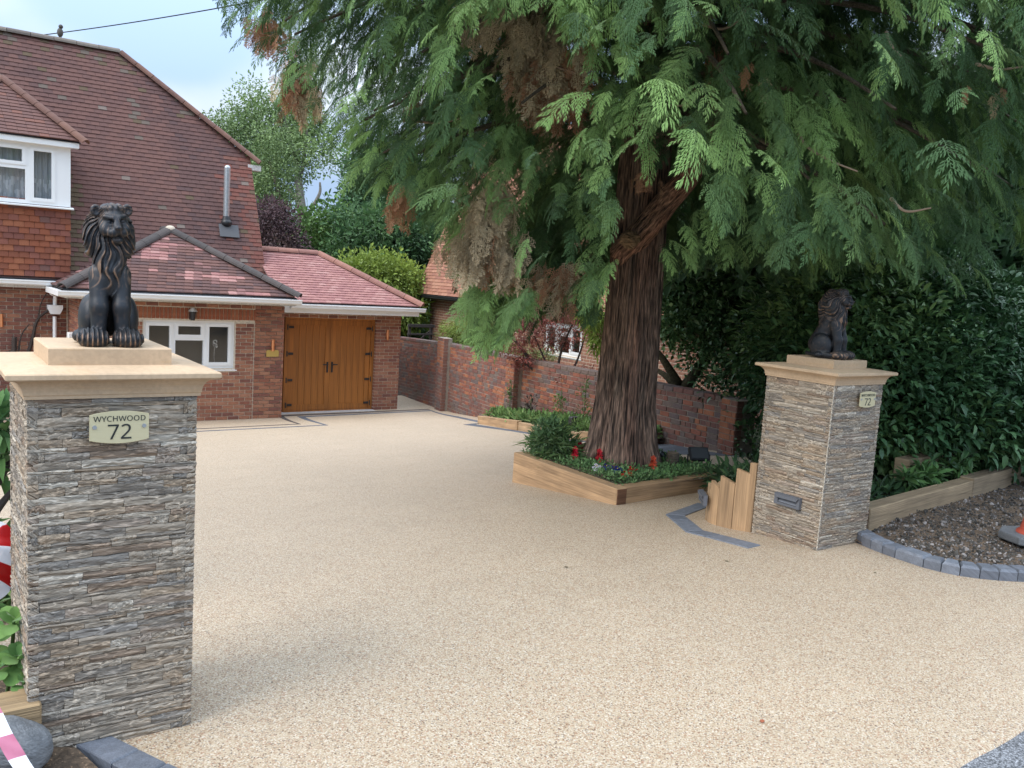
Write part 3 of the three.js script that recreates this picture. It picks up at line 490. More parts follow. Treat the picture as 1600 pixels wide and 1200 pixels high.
  const net = phys({ map: lace, transmission: 0.5, thickness: 0, roughness: 0.95, color: lin(0.8, 0.83, 0.86), side: THREE.DoubleSide });
  for (const [a, b] of [[0.66, 1.24], [1.26, 1.9], [1.94, 2.5]]) { const g = new THREE.PlaneGeometry(b - a, 1.02, 60, 1), p = g.attributes.position; for (let i = 0; i < p.count; i++) p.setZ(i, 0.018 * Math.sin(p.getX(i) * 70) + 0.01 * Math.sin(p.getX(i) * 31)); g.computeVertexNormals(); wpart(dorm, 'net_curtain', g.translate((a + b) / 2, 3.09, -18.64), net); }
  wpart(dorm, 'fascia', boxAt(0.42, 2.76, 3.62, 3.72, -18.38, -18.35), M.white); wpart(dorm, 'soffit', boxAt(0.42, 2.76, 3.62, 3.64, -18.56, -18.382), M.white);
  const droof = wpart(house, 'dormer_roof', geoFrom([0.4, 3.72, -18.33, 2.79, 3.72, -18.33, 1.6, 4.84, -19.55, 1.6, 4.84, -20.5, 2.79, 3.72, -20.3, 0.4, 3.72, -20.3], [0, 1, 2, 1, 4, 3, 1, 3, 2, 0, 2, 3, 0, 3, 5], [0, 0, 1, 0, 1, 1, 0, 1, 1, 1, 0, 1]), M.lead);
  const dl = Math.hypot(1.12, 1.22), DRT = (u, w, r) => [0, 2, 4, 0, 2][Math.floor(r() * 5)];
  tileRows(tiles, droof, V(0.4, 3.73, -18.33), U, V(0, 1.12 / dl, -1.22 / dl), [[0, 0], [2.39, 0], [1.2, dl]], DRT, 76);
  ridge(droof, V(2.86, 3.72, -18.26), V(1.6, 4.87, -19.56), 0.1, 0.3, hp, 8); ridge(droof, V(0.34, 3.72, -18.26), V(1.6, 4.87, -19.56), 0.1, 0.3, hp, 9); ridge(droof, V(1.6, 4.87, -19.56), V(1.6, 4.87, -20.35), 0.1, 0.3, rg, 10);
  place(tiles, M.tiles, 'roof_tile', 'roof_tiles', 300, main, (p) => (p.z > -19 && p.x > 3.3 ? 2 : 1) / p.distanceTo(EYE));
  // gutters and white boards
  wpart(house, 'gutter', joined(profileX(gutterProf(-16.92, 1.02), 2.2, 6.62), boxAt(2.205, 2.3, 0.92, 1.02, -18.45, -16.93)), M.white);
  wpart(house, 'fascia', joined(boxAt(2.3, 6.55, 0.9, 1.0, -16.96, -16.935), boxAt(2.3, 2.325, 0.9, 1.0, -18.7, -16.97)), M.whiteDull); wpart(house, 'soffit', joined(boxAt(2.33, 6.54, 0.885, 0.905, -17.29, -16.97), boxAt(2.33, 2.61, 0.88, 0.9, -18.69, -17.3)), M.whiteDull);
  wpart(house, 'gutter', profileX(gutterProf(-17.52, 0.91), 6.63, 9.83), M.white); wpart(house, 'fascia', boxAt(6.5, 9.72, 0.72, 0.86, -17.56, -17.535), M.white); wpart(house, 'soffit', boxAt(6.5, 9.7, 0.735, 0.755, -17.93, -17.57), M.whiteDull);
  wpart(house, 'gutter', profileX(gutterProf(-18.5, 1.13), -3, 2.44), M.white); wpart(house, 'fascia', boxAt(-3, 2.5, 0.98, 1.1, -18.56, -18.53), M.whiteDull);
  const dp = wpart(house, 'downpipe', joined(tubeAlong([V(2.38, 0.45, -18.6), V(2.38, -1.5, -18.6)], 0.036, 12), tubeAlong(curve([V(2.3, 0.98, -18.4), V(2.3, 0.9, -18.42), V(2.38, 0.86, -18.58), V(2.38, 0.66, -18.6)], 10), 0.036, 12)), M.white);
  wpart(dp, 'hopper', extrude([[-0.13, 0.17], [0.13, 0.17], [0.13, 0.1], [0.08, 0], [-0.08, 0], [-0.13, 0.1]], 0.16).translate(2.38, 0.5, -18.68), M.white); wpart(dp, 'bracket', boxAt(2.325, 2.435, -0.1, -0.06, -18.69, -18.55), M.white);
  // flue on the main roof
  const fl = wpart(house, 'flue', joined(indexed(new THREE.CylinderGeometry(0.066, 0.066, 1.06, 20)).translate(5.76, 3.16, -19.16), indexed(new THREE.SphereGeometry(0.066, 20, 8, 0, 6.3, 0, 1.571)).translate(5.76, 3.69, -19.16)), M.galv);
  wpart(fl, 'collar', joined(indexed(new THREE.CylinderGeometry(0.075, 0.1, 0.1, 20)).translate(5.76, 2.62, -19.14), indexed(new THREE.SphereGeometry(0.115, 20, 10)).scale(1, 0.8, 1).translate(5.76, 2.53, -19.13)), M.black);
  wpart(fl, 'flashing', chamferBox(0.42, 0.3, 0.02).rotateX(-26 * DEG).translate(5.8, 2.36, -19.06), M.lead);
  // garage doors
  const gd = wpart(house, 'garage_door', extrude(rect(6.74, 8.86, -1.5, 0.62), 0.1, [rect(6.82, 8.78, -1.46, 0.55)]).translate(0, 0, -18.14), M.oak);
  for (const [a, b, s] of [[6.825, 7.797, 0], [7.803, 8.775, 1]]) {
    const leaf = wpart(gd, 'door_leaf', joined(extrude(rect(a, b, -1.455, 0.545), 0.06, [rect(a + 0.11, b - 0.11, -1.34, 0.43)]).translate(0, 0, -18.13), ...range(0, 1, 5).slice(0, 5).map((t, i, q) => { const w = (b - a - 0.2) / 5, x = a + 0.1 + w * i; return boxAt(x, x + w - 0.003, -1.36, 0.45, -18.125, -18.09, 0.004); })), M.oak);
  }
  const hinge = joined(boxAt(-0.05, 0.13, -0.025, 0.025, 0, 0.018), boxAt(-0.03, 0.0, -0.06, 0.06, 0.0, 0.03)), hingeR = hinge.clone().rotateZ(Math.PI);
  for (const y of [0.38, -0.2, -0.78, -1.33]) { wpart(gd, 'hinge', shift(hinge, 6.81, y, -18.065), M.black); wpart(gd, 'hinge', shift(hingeR, 8.79, y, -18.065), M.black); }
  for (const s of [-1, 1]) wpart(gd, 'handle', joined(boxAt(-0.02, 0.02, -0.12, 0.12, 0, 0.012).translate(7.8 + s * 0.055, -0.5, -18.066), boxAt(0, s > 0 ? 0.12 : 0.12, -0.012, 0.012, 0.03, 0.048).translate(s > 0 ? 7.855 : 7.625, -0.44, -18.066), boxAt(-0.012, 0.012, -0.012, 0.012, 0, 0.05).translate(7.8 + s * 0.055, -0.44, -18.066)), M.black);
  wpart(house, 'threshold', boxAt(6.46, 8.87, -1.52, -1.485, -18.12, -17.72), M.whiteDull);
}
// ---------- small things fixed to the house ----------
function copperLight(x, y, z, label) { const t = thing('wall_light', label, 'wall light', [x, y, z], 'copper wall lights of the house'); part(t, 'lamp_body', new THREE.CylinderGeometry(0.032, 0.032, 0.24, 16).translate(0, 0, 0.06), M.copper); part(t, 'bracket', chamferBox(0.05, 0.1, 0.03).translate(0, 0, 0.015), M.copper); for (const s of [1, -1]) part(t, 'lens', new THREE.CylinderGeometry(0.026, 0.026, 0.004, 16).translate(0, s * 0.121, 0.06), M.glass); }
copperLight(6.19, 0.06, -17.29, 'copper wall light above the brass number plaque left of the garage doors');
copperLight(9.12, 0.26, -17.944, 'copper wall light on the brick pier right of the garage doors');
copperLight(1.5, 0.35, -18.71, 'copper wall light on the shaded brick wall left of the downpipe');
{
  const t = thing('wall_lantern', 'black carriage lantern with pale cap above the porch window', 'wall light', [4.57, 0.62, -17.29]);
  part(t, 'bracket', joined(boxAt(-0.04, 0.04, -0.08, 0.12, 0, 0.02), tubeAlong(curve([V(0, 0.1, 0.01), V(0, 0.15, 0.06), V(0, 0.12, 0.11)], 8), 0.01, 6)), M.black);
  part(t, 'lamp_body', new THREE.CylinderGeometry(0.062, 0.042, 0.17, 6).translate(0, 0, 0.11), M.black); part(t, 'cap', new THREE.CylinderGeometry(0.03, 0.095, 0.07, 6).translate(0, 0.12, 0.11), M.whiteDull); part(t, 'lens', new THREE.SphereGeometry(0.028, 12, 8).translate(0, -0.1, 0.11), M.glass);
  const q = thing('number_plaque', 'small brass number plaque on the brick pier left of the garage doors', 'sign', [6.2, -0.12, -17.288]);
  part(q, 'plate', extrude([[-0.13, -0.06], [0.13, -0.06], [0.13, 0.06], [0.08, 0.08], [-0.08, 0.08], [-0.13, 0.06]], 0.012), M.brass);
  const b = thing('white_box', 'small white box with a dark lens on the side wall behind the lion', 'alarm box', [2.6, 0.12, -17.75]);
  part(b, 'casing', chamferBox(0.12, 0.2, 0.2, 0.015).translate(-0.06, 0, 0), M.white); part(b, 'lens', new THREE.SphereGeometry(0.035, 12, 8).translate(-0.07, -0.02, 0.09), M.black);
  // climbing stems on the main wall
  const st = thing('climbing_stems', 'bare dark climbing stems against the brick wall beside the white downpipe', 'climber', [1.7, -1.5, -18.6]), bark = std({ map: T.grain, color: lin(0.075, 0.055, 0.045), roughness: 1 });
  const S = (pts, r0, r1) => wpart(st, 'stem', tubeAlong(curve(pts.map((p) => V(...p)), 14), (t) => mix(r0, r1, t), 6), bark);
  S([[1.8, -1.5, -18.5], [1.85, -0.6, -18.55], [2.0, 0.0, -18.6], [2.1, 0.4, -18.6], [2.35, 0.62, -18.55]], 0.05, 0.022); S([[1.7, -1.5, -18.5], [1.68, -0.5, -18.5], [1.7, 0.05, -18.55]], 0.05, 0.05); S([[1.75, -0.3, -18.52], [1.82, 0.1, -18.55], [1.95, 0.3, -18.58]], 0.02, 0.01); S([[2.1, 0.4, -18.6], [2.15, 0.7, -18.6], [2.28, 0.95, -18.6]], 0.014, 0.008); S([[1.68, -0.2, -18.55], [1.5, -0.25, -18.6], [1.35, -0.2, -18.6]], 0.016, 0.008);
}
single('overhead_wire', tubeAlong(range(0, 1, 30).map((t) => { const a = at(20, 60, 30), b = at(420, -2, 24); return V(mix(a.x, b.x, t), mix(a.y, b.y, t) - 0.25 * 4 * t * (1 - t) * 0.3, mix(a.z, b.z, t)); }), 0.018, 5), M.black, 'thin dark overhead wire crossing the sky above the roof ridge', 'cable');
{
  const p = at(100, 66, 24.2), t = thing('bird', 'small dark bird perched on the mossy roof ridge', 'bird', [2.78, 6.1, -20.93]);
  part(t, 'body', joined(indexed(new THREE.SphereGeometry(0.075, 12, 10)).scale(0.8, 1.25, 0.85).translate(0, 0.11, 0), indexed(new THREE.SphereGeometry(0.045, 10, 8)).translate(0.01, 0.225, 0.02), indexed(new THREE.ConeGeometry(0.035, 0.13, 6)).rotateX(2.7).translate(0, 0.05, -0.07), indexed(new THREE.ConeGeometry(0.012, 0.04, 5)).rotateX(1.57).translate(0.01, 0.22, 0.075), tubeAlong([V(0.02, 0.06, 0), V(0.02, 0, 0.01)], 0.006, 5), tubeAlong([V(-0.02, 0.06, 0), V(-0.02, 0, 0.01)], 0.006, 5)), std({ color: lin(0.09, 0.08, 0.07) }));
}

// ================= the old boundary wall =================
const bwall = thing('brick_wall', 'weathered old brick boundary wall with piers along the right of the drive', 'wall', [9.6, -1.1, -13.3]);
{
  const P = wallLine, top = poly([[-7.2, 0.36], [-13.3, 0.235], [-17.5, 0.12], [-20.6, 0.0]]), bricks = [], kinds = (c, y, r) => { const n = fbm3(c * 0.8, y * 1.4, 5, 3, 81) + 0.35 * (r() - 0.5); return n > 0.63 ? 4 : n > 0.55 ? [1, 0, 4][Math.floor(r() * 3)] : n > 0.42 ? [0, 1, 5, 2][Math.floor(r() * 4)] : [3, 2, 6, 5][Math.floor(r() * 4)]; };
  const back = [], groundAt = (A, B, L) => (s) => G(mix(A[0], B[0], s / L), mix(A[1], B[1], s / L)) - 0.04;
  const body = wpart(bwall, 'wall', joined(...[0, 1, 2].map((i) => { const a = P[i + 1], b = P[i], L = Math.hypot(b[0] - a[0], b[1] - a[1]), ya = top(a[1]), yb = top(b[1]), g0 = -1.7, dx = (b[0] - a[0]) / L, dz = (b[1] - a[1]) / L; const g = extrude([[0, g0], [L, g0], [L, yb - 0.003], [0, ya - 0.003]], 0.215); g.translate(0, 0, -0.22); return g.applyMatrix4(basis(V(a[0], 0, a[1]), V(dx, 0, dz), V(0, 1, 0), V(-dz, 0, dx), 1, 1, 1)); })), M.oldMortar);
  for (let i = 0; i < 3; i++) { const A = P[i + 1], B = P[i], L = Math.hypot(B[0] - A[0], B[1] - A[1]); courses(bricks, body, A, B, { ytop: (s) => mix(top(A[1]), top(B[1]), s / L) - 0.07, ybot: groundAt(A, B, L), kinds, seed: 40 + i, headers: 0.38, rough: 0.006, proud: 0.004 }); }
  // brick on edge coping
  for (let i = 0; i < 3; i++) { const A = P[i + 1], B = P[i], L = Math.hypot(B[0] - A[0], B[1] - A[1]), dx = (B[0] - A[0]) / L, dz = (B[1] - A[1]) / L, sl = (top(B[1]) - top(A[1])) / L, X = V(dx, sl, dz).normalize(), N = V(-dz, 0, dx), r = RNG(60 + i); for (let s = 0.11; s < L; s += 0.225) bricks.push({ g: brickG[0], m: basis(V(A[0] + dx * s, mix(top(A[1]), top(B[1]), s / L) - 0.03 + 0.008 * (r() - 0.5), A[1] + dz * s).addScaledVector(N, -0.105), X, V(0, 0, 0).crossVectors(N, X), N, 1, 1.05, 2.32), k: [3, 2, 6, 6][Math.floor(r() * 4)], parent: body }); }
  // piers
  for (const [x, z, w, up] of [[9.5, -13.3, 0.34, 0.03], [10.4, -17.45, 0.46, 0.13], [8.72, -7.3, 0.3, 0.0]]) {
    const y1 = top(z) + up, i = z > -10 ? 0 : z > -15 ? 0 : 1, a = P[i + 1], b = P[i], L = Math.hypot(b[0] - a[0], b[1] - a[1]), dx = (b[0] - a[0]) / L, dz = (b[1] - a[1]) / L, nx = -dz, nz = dx, pr = 0.11;
    const Q = (s, o) => [x + dx * s + nx * o, z + dz * s + nz * o];
    const core = chamferBox(w - 0.012, y1 + 1.7, pr + 0.1); core.applyMatrix4(basis(V(x, (y1 - 1.7) / 2, z).add(V(nx, 0, nz).multiplyScalar((pr - 0.1) / 2 - 0.006)), V(dx, 0, dz), V(0, 1, 0), V(nx, 0, nz), 1, 1, 1));
    const pier = wpart(bwall, 'pier', core, M.oldMortar), gy = () => G(x, z) - 0.04;
    courses(bricks, pier, Q(-w / 2, pr), Q(w / 2, pr), { ytop: y1, ybot: gy, kinds, seed: 90 + x * 10, headers: 0.3, rough: 0.004 });
    courses(bricks, pier, Q(w / 2, pr), Q(w / 2, -0.01), { ytop: y1, ybot: gy, kinds: () => 5, seed: 91, rough: 0.003 });
    courses(bricks, pier, Q(-w / 2, -0.01), Q(-w / 2, pr), { ytop: y1, ybot: gy, kinds: () => 5, seed: 92, rough: 0.003 });
  }
  place(bricks, M.wallBrick, 'brick', 'brickwork', 300, body);
}

// ================= the neighbour's house: its tiled side faces the drive =================
const nhouse = thing('neighbour_house', 'orange tiled brick house with white window beyond the boundary wall', 'house', [13.5, -1.5, -17]);
{
  const bricks = [], tiles = [], z0 = -22.8, z1 = -9, hole = [5.72, 7.2, -0.03, 0.72];
  const front = extrude(rect(0, z1 - z0, -1.6, 1.12), 0.25, [rect(hole[0], hole[1], hole[2], hole[3])]).translate(0, 0, -0.256).applyMatrix4(basis(V(13, 0, z0), V(0, 0, 1), V(0, 1, 0), V(-1, 0, 0), 1, 1, 1));
  const wall = wpart(nhouse, 'wall', joined(front, boxAt(13.01, 18, -1.6, 1.1, z0, z0 + 0.2), boxAt(13.26, 18, -1.6, 1.1, z1 - 0.2, z1), boxAt(17.8, 18, -1.6, 1.1, z0 + 0.2, z1 - 0.2)), M.mortar);
  const pale = M.houseBrick.map((m) => { const c = m.clone(); c.color.lerp(lin(0.45, 0.24, 0.17), 0.45); return c; });
  courses(bricks, wall, [13, z0], [13, z1], { ytop: 1.1, ybot: -1.2, holes: [[hole[0], hole[1], hole[2] - 0.02, hole[3] + 0.01]], kinds: (c, y, r) => Math.floor(r() * 6), seed: 21 });
  place(bricks, pale, 'brick', 'brickwork', 300, wall, (p) => (p.z < -20.5 || p.z > -18 ? 2 : 1) / p.distanceTo(EYE));
  const turn = basis(V(13, 0, z0), V(0, 0, 1), V(0, 1, 0), V(-1, 0, 0), 1, 1, 1);
  { const keep = nhouse.children.length; windowAt(nhouse, hole[0], hole[1], hole[2], hole[3], -0.06, [[5.78, 6.18, 0.03, 0.66, 1], [6.25, 6.68, 0.03, 0.42, 0], [6.25, 6.68, 0.48, 0.66, 1], [6.75, 7.14, 0.03, 0.66, 1]]); const w = nhouse.children[keep]; w.traverse((o) => { if (o.isMesh) { o.geometry = o.geometry.clone().applyMatrix4(turn); } }); }
  wpart(nhouse, 'room', joined(boxAt(13.3, 15, -0.3, -0.25, -18, -15), boxAt(13.3, 15, 0.95, 1, -18, -15), boxAt(15, 15.1, -0.25, 0.95, -18, -15), boxAt(13.3, 15, -0.25, 0.95, -18.1, -18), boxAt(13.3, 15, -0.25, 0.95, -15, -14.9)), M.whiteDull);
  const roof = wpart(nhouse, 'roof', geoFrom([12.6, 1.1, z0 - 0.15, 12.6, 1.1, z1, 14.7, 5.8, z1, 14.7, 5.8, z0 - 0.15, 18.4, 1.1, z0 - 0.15, 18.4, 1.1, z1, 16.3, 5.8, z1, 16.3, 5.8, z0 - 0.15, 12.6, 1.0, z0 - 0.15, 12.6, 1.0, z1], [0, 1, 2, 0, 2, 3, 3, 2, 6, 3, 6, 7, 7, 6, 5, 7, 5, 4, 0, 3, 7, 0, 7, 4, 1, 5, 6, 1, 6, 2, 8, 9, 1, 8, 1, 0], [0, 0, 1, 0, 1, 1, 0, 1, 0, 0, 1, 0, 1, 1, 0, 1, 0, 0, 1, 0]), M.lead);
  const ll = Math.hypot(2.1, 4.7); tileRows(tiles, roof, V(12.59, 1.11, z0 - 0.18), V(0, 0, 1), V(2.1 / ll, 4.7 / ll, 0), [[0, 0], [z1 - z0 + 0.1, 0], [z1 - z0 + 0.1, ll], [0, ll]], (u, w, r) => Math.floor(r() * 4), 77, 0.1, 0.168);
  place(tiles, [[0.46, 0.205, 0.125], [0.41, 0.175, 0.11], [0.5, 0.24, 0.15], [0.36, 0.155, 0.1]].map(tileMat), 'roof_tile', 'roof_tiles', 300, roof, (p) => (p.z < -20.5 && p.y < 3.2 ? 2 : 1) / p.distanceTo(EYE));
  wpart(nhouse, 'gutter', profileX(gutterProf(0, 1.1, 0.1), 0, z1 - z0).applyMatrix4(basis(V(12.6, 0, z0), V(0, 0, 1), V(0, 1, 0), V(-1, 0, 0), 1, 1, 1)), M.black);
}
// ================= gate pillars =================
const font = await new FontLoader().loadAsync('fonts/droid/droid_sans_regular.typeface.json');
const stripG = Array.from({ length: 10 }, (_, s) => {                    // a split stone strip, 0.15 x 0.026, rough front
  const nx = 6, ny = 3, r = RNG(300 + s), pos = [], uv = [], idx = [], W = 0.15, H = 0.026;
  for (let j = 0; j <= ny; j++) for (let i = 0; i <= nx; i++) {
    const e = i === 0 || i === nx, f = j === 0 || j === ny, x = (i / nx - 0.5) * W + (e ? 0 : 0.006 * (r() - 0.5)), y = (j / ny - 0.5) * H + (f ? 0 : 0.004 * (r() - 0.5)) + (f && !e ? 0.0025 * (r() - 0.5) : 0);
    pos.push(x, y, 0.02 + 0.006 * (r() - 0.5) - (e ? 0.001 : 0) - (f ? 0.0015 : 0) + (j === ny - 1 ? 0.0025 : 0)); uv.push(x + s * 0.13, y + s * 0.07);
    if (i < nx && j < ny) { const k = j * (nx + 1) + i; idx.push(k, k + 1, k + nx + 2, k, k + nx + 2, k + nx + 1); }
  }
  const at2 = (i, j) => j * (nx + 1) + i, ring = []; for (let i = 0; i < nx; i++) ring.push(at2(i, 0)); for (let j = 0; j < ny; j++) ring.push(at2(nx, j)); for (let i = nx; i > 0; i--) ring.push(at2(i, ny)); for (let j = ny; j > 0; j--) ring.push(at2(0, j));
  const k0 = pos.length / 3; for (const k of ring) { pos.push(pos[3 * k], pos[3 * k + 1], pos[3 * k + 2], pos[3 * k], pos[3 * k + 1], -0.01); uv.push(uv[2 * k], uv[2 * k + 1], uv[2 * k], uv[2 * k + 1] + 0.03); }
  for (let i = 0; i < ring.length; i++) { const a = k0 + 2 * i, b = k0 + 2 * ((i + 1) % ring.length); idx.push(a, a + 1, b + 1, a, b + 1, b); }
  return geoFrom(pos, idx, uv);
});
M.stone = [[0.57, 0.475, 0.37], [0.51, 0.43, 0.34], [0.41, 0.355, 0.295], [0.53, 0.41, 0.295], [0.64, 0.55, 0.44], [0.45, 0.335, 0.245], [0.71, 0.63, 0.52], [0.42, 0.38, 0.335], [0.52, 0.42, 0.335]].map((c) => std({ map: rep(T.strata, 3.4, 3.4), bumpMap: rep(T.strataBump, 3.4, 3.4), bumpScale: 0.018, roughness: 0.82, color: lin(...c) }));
M.core = std({ color: lin(0.42, 0.39, 0.35), roughness: 1 });
M.cast = std({ map: rep(tex(512, 512, (u, v) => { const k = 0.93 + 0.1 * (pfbm(u, v, 6, 6, 4, 91) - 0.5) + 0.08 * (pfbm(u, v, 80, 80, 2, 92) - 0.5), s = pnoise(u * 5, v * 60, 5, 60, 93) > 0.8 ? 0.03 : 0; return [k, k - s * 0.4, k - s]; }), 1.3, 1.3), bumpMap: rep(T.grainBump, 3, 3), bumpScale: 0.0006, roughness: 0.75, color: lin(0.61, 0.435, 0.275) });
// rectangles stacked: profile of [outset, y]
function rectLoft(x0, x1, z0, z1, prof) {
  const pos = [], idx = [], uv = [];
  const C = (o, y) => [[x0 - o, y, z1 + o], [x1 + o, y, z1 + o], [x1 + o, y, z0 - o], [x0 - o, y, z0 - o]];
  const quad = (a, b, c, d, ua) => { const k = pos.length / 3; for (const p of [a, b, c, d]) { pos.push(...p); uv.push(p[ua], p[1] + (ua ? 0.3 : 0) + (ua === 0 ? p[2] : p[0]) * 0.7); } idx.push(k, k + 1, k + 2, k, k + 2, k + 3); };
  for (let i = 0; i < prof.length - 1; i++) { const A = C(...prof[i]), B = C(...prof[i + 1]); for (let s = 0; s < 4; s++) quad(A[s], A[(s + 1) % 4], B[(s + 1) % 4], B[s], s % 2 ? 2 : 0); }
  const T2 = C(...prof[prof.length - 1]), B2 = C(...prof[0]); quad(T2[0], T2[1], T2[2], T2[3], 0); quad(B2[3], B2[2], B2[1], B2[0], 0);
  return geoFrom(pos, idx, uv);
}
function gatePillar(x0, x1, z0, z1, yb, yt, label, seed) {
  const t = thing('gate_pillar', label, 'pillar', [(x0 + x1) / 2, yb, (z0 + z1) / 2], 'stone clad gate pillars'), r = RNG(seed), e = 0.022, list = [];
  const core = wpart(t, 'pillar_core', boxAt(x0 + e, x1 - e, yb, yt, z0 + e, z1 - e, 0.002), M.core);
  for (const [A, B, n, seen] of [[[x0, z1], [x1, z1], V(0, 0, 1), 1], [[x0, z0], [x0, z1], V(-1, 0, 0), 1], [[x1, z1], [x1, z0], V(1, 0, 0), 0], [[x1, z0], [x0, z0], V(0, 0, -1), 0]]) {
    const L = Math.hypot(B[0] - A[0], B[1] - A[1]), X = V((B[0] - A[0]) / L, 0, (B[1] - A[1]) / L), Y = V(0, 1, 0);
    let y = yb; while (y < yt - 0.004) {
      let h = [0.014, 0.017, 0.02, 0.024, 0.027, 0.031][Math.floor(r() * 6)]; if (yt - y - h < 0.014) h = yt - y;
      let s = -0.1 * r(); const bulge = 0.006 * r();
      while (s < L - 0.001) { let l = 0.06 + 0.2 * Math.pow(r(), 1.2); let a = Math.max(0, s), b = Math.min(L, s + l); s += l; if (L - b < 0.035) { b = L; s = L; } if (b - a < 0.02) continue;
        const o = V(A[0], 0, A[1]).addScaledVector(X, (a + b) / 2).addScaledVector(n, -0.02 - 0.004 + bulge * 0.3 + 0.0035 * r()); o.y = y + h / 2;
        const q = r(), k = q < 0.2 ? 0 : q < 0.35 ? 1 : q < 0.48 ? 2 : q < 0.6 ? 3 : q < 0.7 ? 4 : q < 0.79 ? 5 : q < 0.84 ? 6 : q < 0.93 ? 7 : 8;
        list.push({ g: stripG[Math.floor(r() * 10)], m: basis(o, X, Y, n, (b - a - 0.0012) / 0.15, (h - 0.001) / 0.026, 1), k, parent: core, seen }); }
      y += h;
    }
  }
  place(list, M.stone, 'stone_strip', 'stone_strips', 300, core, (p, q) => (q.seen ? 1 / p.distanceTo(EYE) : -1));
  const cove = []; for (let i = 0; i <= 8; i++) { const a = (i / 8) * Math.PI / 2; cove.push([0.012 + 0.04 * (1 - Math.cos(a)), yt + 0.014 + 0.05 * Math.sin(a)]); }
  wpart(t, 'coping', rectLoft(x0, x1, z0, z1, [[0.0, yt], [0.009, yt], [0.009, yt + 0.01], ...cove, [0.06, yt + 0.066], [0.064, yt + 0.07], [0.064, yt + 0.084], [0.06, yt + 0.088], [-0.04, yt + 0.1]]), M.cast);
  const px = (x1 - x0 - 0.385) / 2, pz = (z1 - z0 - 0.385) / 2, py = yt + 0.096;
  wpart(t, 'plinth', rectLoft(x0 + px, x1 - px, z0 + pz, z1 - pz, [[-0.003, py], [0, py + 0.003], [0, py + 0.057], [-0.004, py + 0.061]]), M.cast);
  return t;
}
const P1 = [0.315, 0.84, -3.62, -3.08, -0.1, 1.228], P2 = [5.07, 5.64, -3.985, -3.43, -0.16, 1.135];
gatePillar(...P1, 'stone clad gate pillar nearest the viewer on the left, its lion facing the road', 41);
const gp2 = gatePillar(...P2, 'stone clad gate pillar on the right beside the laurel hedge, with a grey slot light', 42);
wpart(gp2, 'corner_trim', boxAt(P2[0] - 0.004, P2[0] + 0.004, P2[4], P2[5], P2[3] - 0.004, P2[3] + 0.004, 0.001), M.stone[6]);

// ================= name plates =================
M.plate = std({ color: lin(0.66, 0.58, 0.36), roughness: 0.42, metalness: 0.35, bumpMap: rep(T.woodBump, 2, 6), bumpScale: 0.0004 });
M.ink = std({ color: lin(0.02, 0.022, 0.02), roughness: 0.5 });
function namePlate(x, y, z, w, h, label) {
  const t = thing('name_plate', label, 'sign', [x, y, z], 'name plates on the gate pillars'), arc = (s) => range(-1, 1, 10).map((q) => [(q * w) / 2, s * (h / 2 - 0.012 * q * q)]);
  const sh = new THREE.Shape([...arc(-1), ...arc(1).reverse()].map((p) => new THREE.Vector2(...p)));
  part(t, 'plate', indexed(new THREE.ExtrudeGeometry(sh, { depth: 0.004, bevelEnabled: true, bevelSize: 0.001, bevelThickness: 0.001, bevelSegments: 1 })), M.plate);
  const txt = (s, size, yy, wide) => { const g = new TextGeometry(s, { font, size, depth: 0.0012, curveSegments: 6 }); g.computeBoundingBox(); const b = g.boundingBox; g.translate(-(b.min.x + b.max.x) / 2, 0, 0).scale(wide, 1, 1).translate(0, yy, 0.0053); return indexed(g); };
  part(t, 'lettering', txt('WYCHWOOD', 0.0175, h * 0.19, 1.16), M.ink); part(t, 'lettering', txt('72', 0.05, -h * 0.37, 1.05), M.ink);
  for (const s of [-1, 1]) part(t, 'screw', new THREE.CylinderGeometry(0.0065, 0.0075, 0.004, 14).rotateX(Math.PI / 2).translate(s * w * 0.42, 0.002, 0.0065), M.galv);
}
namePlate(0.583, 1.132, P1[3] + 0.022, 0.182, 0.108, 'pale gold name plate reading WYCHWOOD 72 on the nearer left pillar');
namePlate(5.43, 1.035, P2[3] + 0.022, 0.182, 0.112, 'pale gold name plate numbered 72 high on the right pillar, small and far');

// ================= slot lights =================
M.slot = std({ color: lin(0.12, 0.125, 0.14), roughness: 0.55 });
function slotLight(x, y, z, turn, label) {
  const t = thing('brick_light', label, 'wall light', [x, y, z], 'grey slot lights'); t.rotation.y = turn;
  part(t, 'housing', indexed(extrude(rect(-0.105, 0.105, -0.04, 0.04), 0.03, [rect(-0.075, 0.08, -0.024, 0.014)])), M.slot);
  part(t, 'hood', extrude([[-0.08, 0.012], [0.085, 0.012], [0.1, 0.036], [-0.1, 0.036]], 0.014).translate(0, 0, 0.03), M.slot); part(t, 'lens', chamferBox(0.155, 0.04, 0.006).rotateX(-0.5).translate(0.002, -0.005, 0.012), std({ color: lin(0.16, 0.165, 0.18), roughness: 0.3 }));
}
slotLight(P2[0] - 0.0, 0.285, -3.69, -Math.PI / 2, 'grey slot light set low in the left side of the right pillar');

